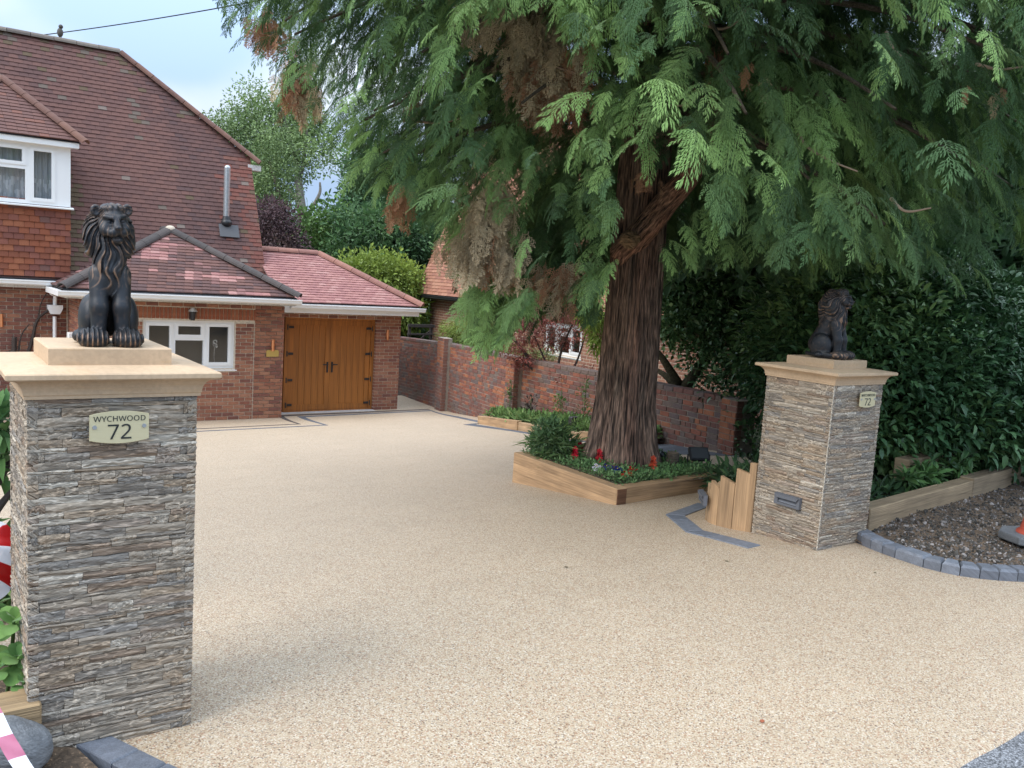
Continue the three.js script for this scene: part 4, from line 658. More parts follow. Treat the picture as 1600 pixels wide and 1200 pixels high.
// ================= the lions =================
function surfaceNet(f, lo, hi, step) {
  const n = [0, 1, 2].map((i) => Math.ceil((hi[i] - lo[i]) / step) + 1), [nx, ny, nz] = n, val = new Float32Array(nx * ny * nz), id = (i, j, k) => (k * ny + j) * nx + i;
  for (let k = 0; k < nz; k++) for (let j = 0; j < ny; j++) for (let i = 0; i < nx; i++) val[id(i, j, k)] = f(lo[0] + i * step, lo[1] + j * step, lo[2] + k * step);
  const vid = new Int32Array(nx * ny * nz).fill(-1), pos = [], idx = [], E = [[0, 1], [2, 3], [4, 5], [6, 7], [0, 2], [1, 3], [4, 6], [5, 7], [0, 4], [1, 5], [2, 6], [3, 7]];
  for (let k = 0; k < nz - 1; k++) for (let j = 0; j < ny - 1; j++) for (let i = 0; i < nx - 1; i++) {
    const c = []; let m = 0; for (let q = 0; q < 8; q++) { const v = val[id(i + (q & 1), j + ((q >> 1) & 1), k + (q >> 2))]; c.push(v); if (v < 0) m |= 1 << q; }
    if (m === 0 || m === 255) continue; let x = 0, y = 0, z = 0, w = 0;
    for (const [a, b] of E) if (c[a] < 0 !== c[b] < 0) { const t = c[a] / (c[a] - c[b]); x += mix(a & 1, b & 1, t); y += mix((a >> 1) & 1, (b >> 1) & 1, t); z += mix(a >> 2, b >> 2, t); w++; }
    vid[id(i, j, k)] = pos.length / 3; pos.push(lo[0] + (i + x / w) * step, lo[1] + (j + y / w) * step, lo[2] + (k + z / w) * step);
  }
  const quad = (a, b, c, d, fl) => { if (a < 0 || b < 0 || c < 0 || d < 0) return; fl ? idx.push(a, b, c, a, c, d) : idx.push(a, c, b, a, d, c); };
  for (let k = 1; k < nz - 1; k++) for (let j = 1; j < ny - 1; j++) for (let i = 1; i < nx - 1; i++) {
    const s = val[id(i, j, k)] < 0;
    if (s !== val[id(i + 1, j, k)] < 0) quad(vid[id(i, j - 1, k - 1)], vid[id(i, j, k - 1)], vid[id(i, j, k)], vid[id(i, j - 1, k)], s);
    if (s !== val[id(i, j + 1, k)] < 0) quad(vid[id(i - 1, j, k - 1)], vid[id(i - 1, j, k)], vid[id(i, j, k)], vid[id(i, j, k - 1)], s);
    if (s !== val[id(i, j, k + 1)] < 0) quad(vid[id(i - 1, j - 1, k)], vid[id(i, j - 1, k)], vid[id(i, j, k)], vid[id(i - 1, j, k)], s);
  }
  return geoFrom(pos, idx);
}
{
  const len = Math.hypot, smin = (a, b, k) => { const h = clamp(0.5 + (0.5 * (b - a)) / k); return mix(b, a, h) - k * h * (1 - h); };
  const ell = (x, y, z, c, r) => { const a = (x - c[0]) / r[0], b = (y - c[1]) / r[1], d = (z - c[2]) / r[2], k = len(a, b, d), m = len(a / r[0], b / r[1], d / r[2]); return m < 1e-6 ? -Math.min(...r) : (k * (k - 1)) / m; };
  const cap = (x, y, z, a, b, r0, r1) => { const bx = b[0] - a[0], by = b[1] - a[1], bz = b[2] - a[2], t = clamp(((x - a[0]) * bx + (y - a[1]) * by + (z - a[2]) * bz) / (bx * bx + by * by + bz * bz)); return len(x - a[0] - bx * t, y - a[1] - by * t, z - a[2] - bz * t) - mix(r0, r1, t); };
  const tri = (t) => Math.abs(2 * (t - Math.floor(t)) - 1);
  // how strongly a lock of mane stands up at a point
  const lock = (x, y, z) => { const dx = x - 0.012, dy = 0.955 - y, a = Math.atan2(dx, dy + 0.03 + Math.abs(z - 0.1) * 0.2), R = len(dx, dy), w = 0.9 * vnoise3(x * 14, y * 11, z * 14, 3) + 0.32 * Math.sin(y * 26 + x * 9) + 0.4 * Math.sin(y * 11 - z * 9); const s = tri(a * 6.6 + z * 6 + w * 1.1), f = tri(a * 15 + z * 13 + w * 2.2); return 0.58 * s + 0.42 * f; };
  const CA = Math.cos(0.2), SA = Math.sin(0.2), CT = Math.cos(0.09), ST = Math.sin(0.09);
  const f = (x, y, z) => {
    const ax = Math.abs(x);
    // body
    let d = cap(x, y, z, [0, 0.19, -0.17], [0, 0.56, 0.02], 0.15, 0.135);
    d = smin(d, ell(ax, y, z, [0.148, 0.175, -0.06], [0.088, 0.175, 0.17]), 0.03);
    d = smin(d, cap(ax, y, z, [0.18, 0.06, -0.05], [0.185, 0.045, 0.13], 0.06, 0.05), 0.025);
    let leg = cap(ax, y, z, [0.086, 0.5, 0.09], [0.085, 0.27, 0.16], 0.078, 0.068); leg = smin(leg, cap(ax, y, z, [0.085, 0.27, 0.16], [0.09, 0.08, 0.17], 0.068, 0.056), 0.03);
    d = smin(d, leg, 0.02); d = smin(d, ell(x, y, z, [0, 0.47, 0.1], [0.12, 0.13, 0.1]), 0.04);
    // paws, with shaggy tufts
    let paw = ell(ax, y, z, [0.128, 0.054, 0.225], [0.126, 0.075, 0.12]); if (paw < 0.05) paw -= 0.02 * (tri((ax - 0.122) * 27 + 0.5 + 0.5 * (y - 0.05) * (ax - 0.12) * 60 + 0.2 * vnoise3(x * 30, y * 12, z * 30, 5)) - 0.5) * sstep(0.02, 0.05, y);
    d = smin(d, paw, 0.012);
    d = smin(d, cap(x, y, z, [-0.12, 0.05, -0.28], [-0.24, 0.04, -0.08], 0.03, 0.025), 0.02); d = smin(d, ell(x, y, z, [-0.245, 0.05, -0.05], [0.035, 0.04, 0.06]), 0.02);
    // mane
    let m = ell(x, y, z, [0, 0.8, 0.0], [0.192, 0.188, 0.158]); m = smin(m, ell(x, y, z, [0, 0.71, 0.04], [0.188, 0.15, 0.15]), 0.05); m = smin(m, ell(x, y, z, [0.008, 0.6, 0.11], [0.125, 0.15, 0.1]), 0.05); m = smin(m, cap(x, y, z, [0.01, 0.52, 0.16], [0.014, 0.37, 0.165], 0.075, 0.028), 0.04); m = smin(m, cap(x, y, z, [0, 0.74, -0.1], [0, 0.48, -0.12], 0.12, 0.07), 0.05);
    if (m < 0.06) m -= 0.03 * (lock(x, y, z) - 0.5) + 0.03 * (vnoise3(x * 16, y * 9, z * 16, 9) - 0.5);
    d = smin(d, m, 0.012);
    // head, turned a little and tilted
    let hx = x - 0.014, hy = y - 0.845, hz = z - 0.11; { const a = hx * CA - hz * SA, b = hx * SA + hz * CA; hx = a; hz = b; const c = hx * CT + hy * ST, e = -hx * ST + hy * CT; hx = c; hy = e; }
    hx *= 0.87; const hax = Math.abs(hx);
    let h = ell(hx, hy, hz, [0, 0.015, 0.02], [0.098, 0.112, 0.105]);
    h = smin(h, cap(hx, hy, hz, [0, 0.035, 0.11], [0, -0.03, 0.15], 0.03, 0.032), 0.025);                       // bridge of the nose
    h = smin(h, ell(hax, hy, hz, [0.03, -0.05, 0.13], [0.038, 0.034, 0.042]), 0.012);                              // muzzle
    h = smin(h, ell(hx, hy, hz, [0, -0.102, 0.112], [0.038, 0.03, 0.04]), 0.012);                                 // chin
    h = smin(h, ell(hx, hy, hz, [0, -0.018, 0.176], [0.026, 0.016, 0.018]), 0.006);                               // nose
    h = smin(h, cap(hax, hy, hz, [0.022, 0.05, 0.118], [0.07, 0.062, 0.085], 0.017, 0.014), 0.014);               // brow
    h = smin(h, ell(hax, hy, hz, [0.07, -0.03, 0.075], [0.035, 0.045, 0.04]), 0.03);                              // cheek
    h = Math.max(h, -ell(hax, hy, hz, [0.044, 0.026, 0.128], [0.026, 0.018, 0.034])); h = Math.min(h, ell(hax, hy, hz, [0.044, 0.025, 0.096], [0.018, 0.013, 0.015]));
    h = Math.max(h, -cap(hx, hy, hz, [-0.045, -0.083, 0.14], [0.045, -0.083, 0.14], 0.007, 0.007)); h = Math.max(h, -cap(hx, hy, hz, [0, -0.035, 0.18], [0, -0.08, 0.176], 0.005, 0.004));
    d = smin(d, h, 0.008);
    // ears and forelock
    let ear = ell(hax, hy, hz, [0.108, 0.105, 0.01], [0.036, 0.045, 0.022]); ear = Math.max(ear, -ell(hax, hy, hz, [0.108, 0.105, 0.036], [0.022, 0.03, 0.02])); d = smin(d, ear, 0.01);
    let tuft = ell(hx, hy, hz, [0, 0.115, 0.005], [0.085, 0.04, 0.085]); tuft -= 0.012 * (tri(hx * 26 + vnoise3(x * 20, y * 20, z * 20, 2)) - 0.5); d = smin(d, tuft, 0.015);
    return Math.max(d, -y);
  };
  const g = surfaceNet(f, [-0.3, -0.03, -0.37], [0.27, 1.05, 0.37], 0.0062), p = g.attributes.position, col = new Float32Array(p.count * 3);
  for (let i = 0; i < p.count; i++) {
    const x = p.getX(i), y = p.getY(i), z = p.getZ(i), inMane = sstep(0.38, 0.46, y), paw = sstep(0.12, 0.08, y) * sstep(0.1, 0.16, z);
    let k = inMane * sstep(0.58, 0.88, lock(x, y, z)) + paw * sstep(0.6, 0.9, tri((Math.abs(x) - 0.122) * 27 + 0.5)); k *= 0.15 + 0.85 * sstep(0.25, 0.75, vnoise3(x * 26, y * 26, z * 26, 6)); if (y > 0.74 && y < 0.95 && Math.abs(x - 0.03) < 0.085 && z > 0.14) k *= 0.35; k = clamp(k + 0.1 * sstep(0.6, 0.85, vnoise3(x * 40, y * 40, z * 40, 8)));
    col[3 * i] = mix(0.02, 0.3, k); col[3 * i + 1] = mix(0.022, 0.185, k); col[3 * i + 2] = mix(0.026, 0.12, k);
  }
  g.setAttribute('color', new THREE.BufferAttribute(col, 3)); g.computeVertexNormals();
  const mat = std({ vertexColors: true, roughness: 0.48, metalness: 0.3 }), S = 0.49;
  const a = single('lion_statue', g.scale(S * 0.85, S, S * 0.97), mat, 'dark bronze seated lion statue on the near left pillar, facing the road', 'statue', 'lion statues on the gate pillars'); a.position.set((P1[0] + P1[1]) / 2 + 0.02, P1[5] + 0.156, (P1[2] + P1[3]) / 2 + 0.02); a.rotation.y = -0.12;
  const b = a.clone(); b.name = numbered('lion_statue'); b.position.set((P2[0] + P2[1]) / 2 - 0.02, P2[5] + 0.156, (P2[2] + P2[3]) / 2 + 0.02); b.rotation.y = 0.14; scene.add(b); tag(b, 'black seated lion statue on the far right pillar, seen in profile against the hedge', 'statue', 'lion statues on the gate pillars');
}

// ================= timber: planter round the cedar, bed edge, curved fence, bed sleepers =================
function beam(parent, a, b, y0a, y1a, th, mat, name = 'sleeper', y0b = y0a, y1b = y1a) {    // a squared timber along a-b; th < 0 puts its thickness on the left of travel
  const L = Math.hypot(b[0] - a[0], b[1] - a[1]), X = V(b[0] - a[0], (y1b + y0b - y1a - y0a) / 2, b[1] - a[1]).normalize(), Z = V(-X.z, 0, X.x).normalize(), Y = V(0, 0, 0).crossVectors(Z, X);
  const o = V((a[0] + b[0]) / 2, (y0a + y1a + y0b + y1b) / 4, (a[1] + b[1]) / 2).addScaledVector(Z, th / 2);
  return wpart(parent, name, chamferBox(L, y1a - y0a, Math.abs(th), 0.006).applyMatrix4(basis(o, X, Y, Z, 1, 1, 1)), mat);
}
const planter = thing('planter', 'new timber sleeper planter round the foot of the big cedar', 'planter', [5.6, -0.3, -6]);
beam(planter, [4.95, -6.86], [4.915, -5.29], -0.45, 0.0, -0.115, M.sleeper[0]);
beam(planter, [5.032, -5.3], [6.5, -5.4], -0.42, 0.0, -0.11, M.sleeper[1]);
beam(planter, [6.52, -5.42], [6.55, -6.95], -0.45, 0.0, -0.11, M.sleeper[2]); beam(planter, [6.43, -6.95], [5.07, -6.86], -0.5, 0.0, -0.11, M.sleeper[1]);
wpart(planter, 'end_grain', boxAt(4.921, 5.026, -0.3, -0.006, -5.3, -5.284, 0.002), M.endGrain);
wpart(planter, 'soil', (() => { const g = new THREE.PlaneGeometry(1.5, 1.55, 40, 40).rotateX(-Math.PI / 2).translate(5.73, -0.05, -6.12), p = g.attributes.position, u = g.attributes.uv; for (let i = 0; i < p.count; i++) { p.setY(i, p.getY(i) + 0.05 * fbm3(p.getX(i) * 4, 0, p.getZ(i) * 4, 3, 4) + 0.06 * Math.exp(-2 * Math.hypot(p.getX(i) - 5.72, p.getZ(i) + 6.2))); u.setXY(i, p.getX(i), p.getZ(i)); } g.computeVertexNormals(); return g; })(), M.soil);
const bedEdge = thing('bed_edging', 'low timber sleeper edging the planted bed along the brick wall', 'edging', [8.7, -0.9, -12]);
beam(bedEdge, [8.98, -13.7], [8.62, -11.9], -1.3, -0.93, -0.1, M.sleeper[0], 'sleeper', -1.05, -0.73); beam(bedEdge, [8.61, -11.85], [8.3, -9.9], -1.05, -0.72, -0.1, M.sleeper[2], 'sleeper', -0.9, -0.5); beam(bedEdge, [8.3, -9.85], [8.42, -8.7], -0.8, -0.5, -0.1, M.sleeper[1], 'sleeper', -0.7, -0.38);
struct('soil_bed', landSheet(range(-8.7, -13.8, 20), poly([[-8.7, 8.45], [-9.9, 8.35], [-11.9, 8.66], [-13.8, 9.05]]), poly([[-7.2, 8.78], [-13.8, 9.68]]), 6, 0.09), M.soil);
const edging = thing('bed_edging', 'weathered sleepers edging the bare soil bed beside the right pillar', 'edging', [7.5, 0, -3.9]);
beam(edging, [5.83, -3.53], [7.75, -3.75], -0.05, 0.185, -0.125, M.oldSleeper[0]); beam(edging, [7.76, -3.75], [10.2, -4.03], -0.03, 0.205, -0.125, M.oldSleeper[1]); beam(edging, [7.3, -4.1], [10.4, -4.42], 0.13, 0.33, -0.14, M.oldSleeper[0]);
wpart(edging, 'end_grain', boxAt(5.822, 5.83, -0.04, 0.18, -3.655, -3.54, 0.002), M.endGrain);
// curved fence of upright boards with raked tops
{
  const t = thing('curved_fence', 'low curved fence of raked timber boards joining the right pillar', 'fence', [5.05, -0.05, -4.2]), line = [[5.075, -3.99], [5.025, -4.14], [5.02, -4.28], [5.06, -4.4], [5.13, -4.49], [5.22, -4.56], [5.34, -4.62], [5.47, -4.67]], tops = [0.385, 0.3, 0.235, 0.19, 0.16, 0.14, 0.13, 0.12], r = RNG(8);
  const curveP = new THREE.CatmullRomCurve3(line.map(([x, z]) => V(x, 0, z)));
  for (let i = 0; i < 7; i++) {
    const a = line[i], b = line[i + 1], L = Math.hypot(b[0] - a[0], b[1] - a[1]) - 0.004, y0 = G(a[0], a[1]) - 0.03, ya = tops[i], yb = tops[i] + 0.035, X = V((b[0] - a[0]) / L, 0, (b[1] - a[1]) / L).normalize(), N = V(X.z, 0, -X.x);
    const g = extrude([[0.002, y0], [L, y0], [L, yb], [0.002, ya]], 0.03), uv = g.attributes.uv, p = g.attributes.position; for (let k = 0; k < p.count; k++) uv.setXY(k, p.getY(k) + i * 0.37, p.getX(k) + i * 0.21 + p.getZ(k));
    g.applyMatrix4(basis(V(a[0], 0, a[1]), X, V(0, 1, 0), V(0, 0, 0).crossVectors(X, V(0, 1, 0)), 1, 1, 1)); wpart(t, 'board', g, M.sleeper[Math.floor(r() * 3)]);
  }
  wpart(t, 'post', (() => { const g = chamferBox(0.5 + 0.06, 0.05, 0.06, 0.004).rotateZ(Math.PI / 2); return g.translate(5.085, 0.2, -4.02); })(), M.sleeper[1]);
  slotLight(5.075, 0.115, -4.46, -2.23, 'grey slot light on the end of the curved timber fence');
}

// ================= traffic cone =================
{
  const t = thing('traffic_cone', 'faded red traffic cone on a grey rubber base at the right edge of the soil', 'cone', [6.7, 0.05, -2.74]), oct = range(0, 1, 8).slice(0, 8).map((q) => { const a = (q + 1 / 16) * 2 * Math.PI; return [0.25 * Math.cos(a), 0.25 * Math.sin(a)]; });
  const base = new THREE.ExtrudeGeometry(new THREE.Shape(oct.map((p) => new THREE.Vector2(...p))), { depth: 0.035, bevelEnabled: true, bevelSize: 0.012, bevelThickness: 0.012, bevelSegments: 2 }).rotateX(-Math.PI / 2).translate(0, 0.012, 0);
  t.rotation.z = -0.03; t.rotation.y = 0.35;
  part(t, 'base', indexed(base), std({ map: rep(T.grain, 4, 4), color: lin(0.2, 0.21, 0.22), roughness: 0.9 }));
  part(t, 'cone_body', new THREE.LatheGeometry([[0.145, 0.055], [0.14, 0.075], [0.12, 0.09], [0.095, 0.2]].map((p) => new THREE.Vector2(...p)), 32), std({ color: lin(0.55, 0.1, 0.06), roughness: 0.6 }));
  part(t, 'reflective_band', new THREE.LatheGeometry([[0.0965, 0.2], [0.07, 0.36]].map((p) => new THREE.Vector2(...p)), 32), std({ color: lin(0.7, 0.7, 0.68), roughness: 0.5 }));
  part(t, 'cone_top', new THREE.LatheGeometry([[0.0695, 0.36], [0.04, 0.52], [0.032, 0.56], [0.02, 0.57]].map((p) => new THREE.Vector2(...p)), 32), std({ color: lin(0.55, 0.1, 0.06), roughness: 0.6 }));
}

// ================= things at the foot of the left pillar =================
{
  const sl = thing('timber_block', 'short timber sleeper end against the foot of the left pillar', 'sleeper', [0.1, 0.06, -3.0]); wpart(sl, 'sleeper', boxAt(-0.7, 0.352, 0.04, 0.216, -3.2, -3.055, 0.006), timber([0.46, 0.34, 0.21]));
  const st = new THREE.IcosahedronGeometry(1, 4), p = st.attributes.position; for (let i = 0; i < p.count; i++) { const v = V(p.getX(i), p.getY(i), p.getZ(i)), k = 0.75 + 0.4 * fbm3(v.x * 1.4 + 3, v.y * 1.4, v.z * 1.4, 3, 3) + 0.08 * Math.max(0, 1 - Math.abs(v.x + v.y * 0.8)); p.setXYZ(i, v.x * k, v.y * k, v.z * k); } st.computeVertexNormals();
  single('boulder', st.scale(0.115, 0.085, 0.1).rotateZ(-0.5).translate(at(24, 1165, 2.78).x, at(24, 1165, 2.78).y, at(24, 1165, 2.78).z), std({ map: T.grain, bumpMap: T.grainBump, bumpScale: 0.006, color: lin(0.22, 0.23, 0.24), roughness: 0.85 }), 'smooth grey boulder lying under the striped barrier tape', 'rock');
  const stripes = (c) => tex(64, 16, (u) => (u < 0.5 ? c : [0.93, 0.93, 0.95]));
  function ribbon(pts, w, tilt, map, name, label) {
    const c = new THREE.CatmullRomCurve3(pts), n = 60, pos = [], uv = [], idx = [], L = c.getLength();
    for (let i = 0; i <= n; i++) { const t = i / n, p = c.getPoint(t), tg = c.getTangent(t), side = V(0, 0, 0).crossVectors(tg, tilt(t)).normalize(); for (let k = 0; k <= 4; k++) { const s = (k / 4 - 0.5) * w, q = p.clone().addScaledVector(side, s).addScaledVector(tilt(t), 0.006 * Math.sin(t * 40 + k)); pos.push(q.x, q.y, q.z); uv.push((t * L) / 0.14 + s * 2, k / 4); if (k < 4 && i < n) { const a = i * 5 + k; idx.push(a, a + 1, a + 6, a, a + 6, a + 5); } } }
    single(name, geoFrom(pos, idx, uv), phys({ map, roughness: 0.4, side: THREE.DoubleSide, transmission: 0.2, thickness: 0 }), label, 'tape');
  }
  ribbon([at(-70, 930, 2.62), at(-34, 1050, 2.6), at(-8, 1120, 2.56), at(40, 1205, 2.5), at(84, 1262, 2.5)], 0.043, () => V(0.1, 0.4, 1).normalize(), stripes([0.74, 0.42, 0.52]), 'barrier_tape', 'pink and white barrier tape slanting across the boulder in the bottom left corner');
  ribbon([at(-70, 850, 3.3), at(-30, 838, 3.3), at(-6, 836, 3.3), at(8, 862, 3.28), at(4, 893, 3.26), at(-8, 918, 3.24), at(-40, 935, 3.24)], 0.105, (t) => V(0.4, 0.2, 1).normalize(), stripes([0.72, 0.02, 0.04]), 'barrier_tape', 'crumpled red and white barrier tape beside the left pillar above the plants');
}
// fallen leaves on the drive
{
  const mat = std({ color: lin(0.3, 0.09, 0.04), roughness: 0.8 }), mat2 = std({ color: lin(0.12, 0.1, 0.05), roughness: 0.8 });
  const leaf = (s, a) => { const g = new THREE.PlaneGeometry(s, s * 0.6, 6, 4), p = g.attributes.position; for (let i = 0; i < p.count; i++) { const u = p.getX(i) / s + 0.5; p.setY(i, p.getY(i) * Math.sin(Math.PI * clamp(u, 0.04, 0.96))); p.setZ(i, 0.25 * s * (Math.abs(p.getY(i) / s) + (u - 0.5) ** 2)); } g.rotateX(-Math.PI / 2).rotateY(a); g.computeVertexNormals(); return g; };
  [[2.79, -2.05, 0.032, 0.5, mat, 'curled brown leaf lying on the near part of the drive'], [4.3, -3.55, 0.03, 1.6, mat2, 'dark twig leaf on the drive in front of the right pillar'], [3.3, -3.95, 0.03, 2.4, mat2, 'small dark leaf fallen in the middle of the drive'], [5.0, -2.95, 0.028, 0.2, mat2, 'tiny leaf on the drive just before the right pillar corner']].forEach(([x, z, s, a, m, l]) => { const o = single('fallen_leaf', leaf(s, a), m, l, 'leaf'); o.position.set(x, G(x, z) + 0.007, z); });
}
// ================= foliage =================
const leafMat = (o = {}) => phys({ roughness: 0.62, side: THREE.DoubleSide, color: lin(1, 1, 1), specularIntensity: 0.6, ...o });
M.leaf = leafMat({ roughness: 0.95, transmission: 0.28, thickness: 0 });
M.gloss = leafMat({ roughness: 0.42, specularIntensity: 0.8 });
M.bark = std({ map: rep(T.strata, 1, 1), bumpMap: rep(T.strataBump, 1, 1), bumpScale: 0.01, roughness: 1, color: lin(0.2, 0.16, 0.12) });
// a folded leaf from the origin along +x, with a little droop
function leafInto(pos, idx, o, dir, nrm, len, wid, fold = 0.18, droop = 0.15) {
  const side = V(0, 0, 0).crossVectors(nrm, dir).normalize(), n = V(0, 0, 0).crossVectors(dir, side).normalize(), k = pos.length / 3;
  const P = (t, s, u) => { const q = o.clone().addScaledVector(dir, t * len).addScaledVector(side, s * wid).addScaledVector(n, u * wid - droop * t * t * len); pos.push(q.x, q.y, q.z); };
  P(0, 0, 0); P(0.3, 0.46, fold); P(0.3, -0.46, fold); P(0.68, 0.4, fold); P(0.68, -0.4, fold); P(1, 0, 0); P(0.5, 0, 0);
  idx.push(k, k + 6, k + 1, k, k + 2, k + 6, k + 1, k + 6, k + 3, k + 2, k + 4, k + 6, k + 3, k + 6, k + 5, k + 4, k + 5, k + 6);
}
function cluster(n, R, len, wid, seed, { up = 0.3, out = 1, flat = 0, droop = 0.15 } = {}) {
  const r = RNG(seed), pos = [], idx = [];
  for (let i = 0; i < n; i++) {
    const u = r() * 2 - 1, a = r() * 6.283, s = Math.sqrt(1 - u * u), d = V(s * Math.cos(a), u * (1 - flat), s * Math.sin(a)), o = d.clone().multiplyScalar(R * (0.25 + 0.75 * Math.cbrt(r())));
    const dir = d.multiplyScalar(out).add(V((r() - 0.5) * 1.1, (r() - 0.5) * 0.8 + up * 0.4, (r() - 0.5) * 1.1)).normalize(), nn = V((r() - 0.5) * 1.2, 1, (r() - 0.5) * 1.2).normalize();
    leafInto(pos, idx, o, dir, nn, len * (0.7 + 0.6 * r()), wid * (0.75 + 0.5 * r()), 0.16 + 0.1 * r(), droop);
  }
  return geoFrom(pos, idx);
}
const palette = (cols) => (r, n) => { const c = cols[Math.min(cols.length - 1, Math.floor(clamp(n, 0, 0.999) * cols.length))], k = 0.8 + 0.4 * r(); return [c[0] * k, c[1] * k, c[2] * k]; };
// clumps of leaves filling ellipsoids: blobs [{c, r}], more towards the surface
function foliage(parent, name, blobs, n, geo, mat, { size = [0.8, 1.3], cols, seed = 1, shell = 0.55, keep, noise = 1.2, kind } = {}) {
  const r = RNG(seed), m = new THREE.Matrix4(), q = new THREE.Quaternion(), e = new THREE.Euler(), list = [], vol = blobs.map((b) => b.r[0] * b.r[1] * b.r[2]), pick = palette(cols);
  const w = vol.map((v) => Math.pow(v, 0.72)), W = w.reduce((a, b) => a + b, 0);
  blobs.forEach((b, bi) => { const k = Math.round((n * w[bi]) / W); for (let i = 0; i < k; i++) { const u = r() * 2 - 1, a = r() * 6.283, s = Math.sqrt(1 - u * u), R = mix(Math.cbrt(r()), 1, shell * r()), rag = 0.82 + 0.36 * fbm3(b.c.x + s * Math.cos(a) * 2.2, b.c.y + u * 2.2, b.c.z + s * Math.sin(a) * 2.2, 3, seed); const p = V(b.c.x + b.r[0] * R * rag * s * Math.cos(a), b.c.y + b.r[1] * R * rag * u, b.c.z + b.r[2] * R * rag * s * Math.sin(a)); if (keep && !keep(p, r)) continue; list.push(p); } });
  const im = new THREE.InstancedMesh(geo, mat, list.length), c = new THREE.Color();
  list.forEach((p, i) => { const s = mix(size[0], size[1], r()); e.set((r() - 0.5) * 1.0, r() * 6.283, (r() - 0.5) * 1.0); q.setFromEuler(e); m.compose(p, q, V(s, s, s)); im.setMatrixAt(i, m); const nn = fbm3(p.x * noise, p.y * noise, p.z * noise, 2, seed + 5) * 0.75 + 0.25 * r(); c.setRGB(...pick(r, clamp((nn - 0.25) * 2))); im.setColorAt(i, c); });
  im.name = name; shadows(im); im.userData.kind = 'stuff';
  if (parent) { if (!parent.isMesh) im.position.copy(parent.position).negate(); parent.add(im); } else { im.name = numbered(name); scene.add(im); }
  return im;
}
const B = (px, py, d, rx, ry, rz) => ({ c: at(px, py, d), r: [rx, ry ?? rx, rz ?? rx] });

// ---------- the red cedar ----------
const CX = 5.76, CZ = -6.18;
function sprayGeo(seed, pairs = 11, wide = 1, lobeW = 1, arch = 0.5) {
  const r = RNG(seed), pos = [], idx = [], tri = (...p) => { const k = pos.length / 3; for (const q of p) pos.push(...q); idx.push(k, k + 1, k + 2); };
  const Y = (x, z) => -arch * x * x - 0.55 * z * z * (1 + x);
  const strip = (x0, z0, x1, z1, w, y0 = 0, y1 = 0) => { const dx = x1 - x0, dz = z1 - z0, l = Math.hypot(dx, dz), nx = (-dz / l) * w, nz = (dx / l) * w, mx = (x0 + x1) / 2, mz = (z0 + z1) / 2, ym = Y(mx, mz) + (y0 + y1) / 2; tri([x0 + nx, Y(x0, z0) + y0, z0 + nz], [mx, ym, mz], [x0 - nx, Y(x0, z0) + y0, z0 - nz]); tri([mx + nx * 0.8, ym, mz + nz * 0.8], [x1, Y(x1, z1) + y1, z1], [mx - nx * 0.8, ym, mz - nz * 0.8]); };
  const lobe = (x, z, a, l, w, y) => { const cx = Math.cos(a), cz = Math.sin(a), t = 0.012 * (r() - 0.5), mx = x + cx * l * 0.5, mz = z + cz * l * 0.5, ex = x + cx * l, ez = z + cz * l; const A = [x, Y(x, z) + y, z], D = [ex, Y(ex, ez) + y - 0.012, ez], Bq = [mx - cz * w, Y(mx, mz) + y + t, mz + cx * w], Cq = [mx + cz * w, Y(mx, mz) + y - t, mz - cx * w]; tri(A, D, Bq); tri(A, Cq, D); };
  for (let i = 0; i < 4; i++) strip(i / 4, 0, (i + 1) / 4, 0, 0.012 - 0.002 * i);
  for (let i = 0; i < pairs * 2; i++) {
    const t = 0.05 + (0.92 * i) / (pairs * 2), s = i % 2 ? 1 : -1, ang = s * (1.0 - 0.45 * t + 0.2 * (r() - 0.5)), l = (0.46 * Math.pow(1 - t, 0.7) * Math.min(1, t * 4 + 0.4) + 0.09) * (0.55 + 0.75 * r()) * wide, y1 = 0.14 * (r() - 0.5);
    if (r() < 0.12) continue;
    const ex = t + Math.cos(ang) * l, ez = Math.sin(ang) * l; strip(t, 0, ex, ez, 0.014 * lobeW, 0, y1);
    const n = Math.max(3, Math.round(l * 26));
    for (let k = 0; k < n; k++) { const f = (k + 0.8) / (n + 0.3), s2 = k % 2 ? 1 : -1; lobe(t + Math.cos(ang) * l * f, Math.sin(ang) * l * f, ang + s2 * (0.55 - 0.2 * f), (0.125 - 0.06 * f) * (0.8 + 0.4 * r()), 0.0165 * lobeW, y1 * f); }
    lobe(ex - Math.cos(ang) * 0.02, ez - Math.sin(ang) * 0.02, ang, 0.08, 0.015 * lobeW, y1);
  }
  lobe(0.95, 0, 0, 0.11, 0.017 * lobeW, 0);
  return geoFrom(pos, idx);
}
const cedar = thing('cedar_tree', 'huge red cedar with fluted trunk and drooping sprays, standing in the timber planter', 'tree', [CX, -0.05, CZ]);
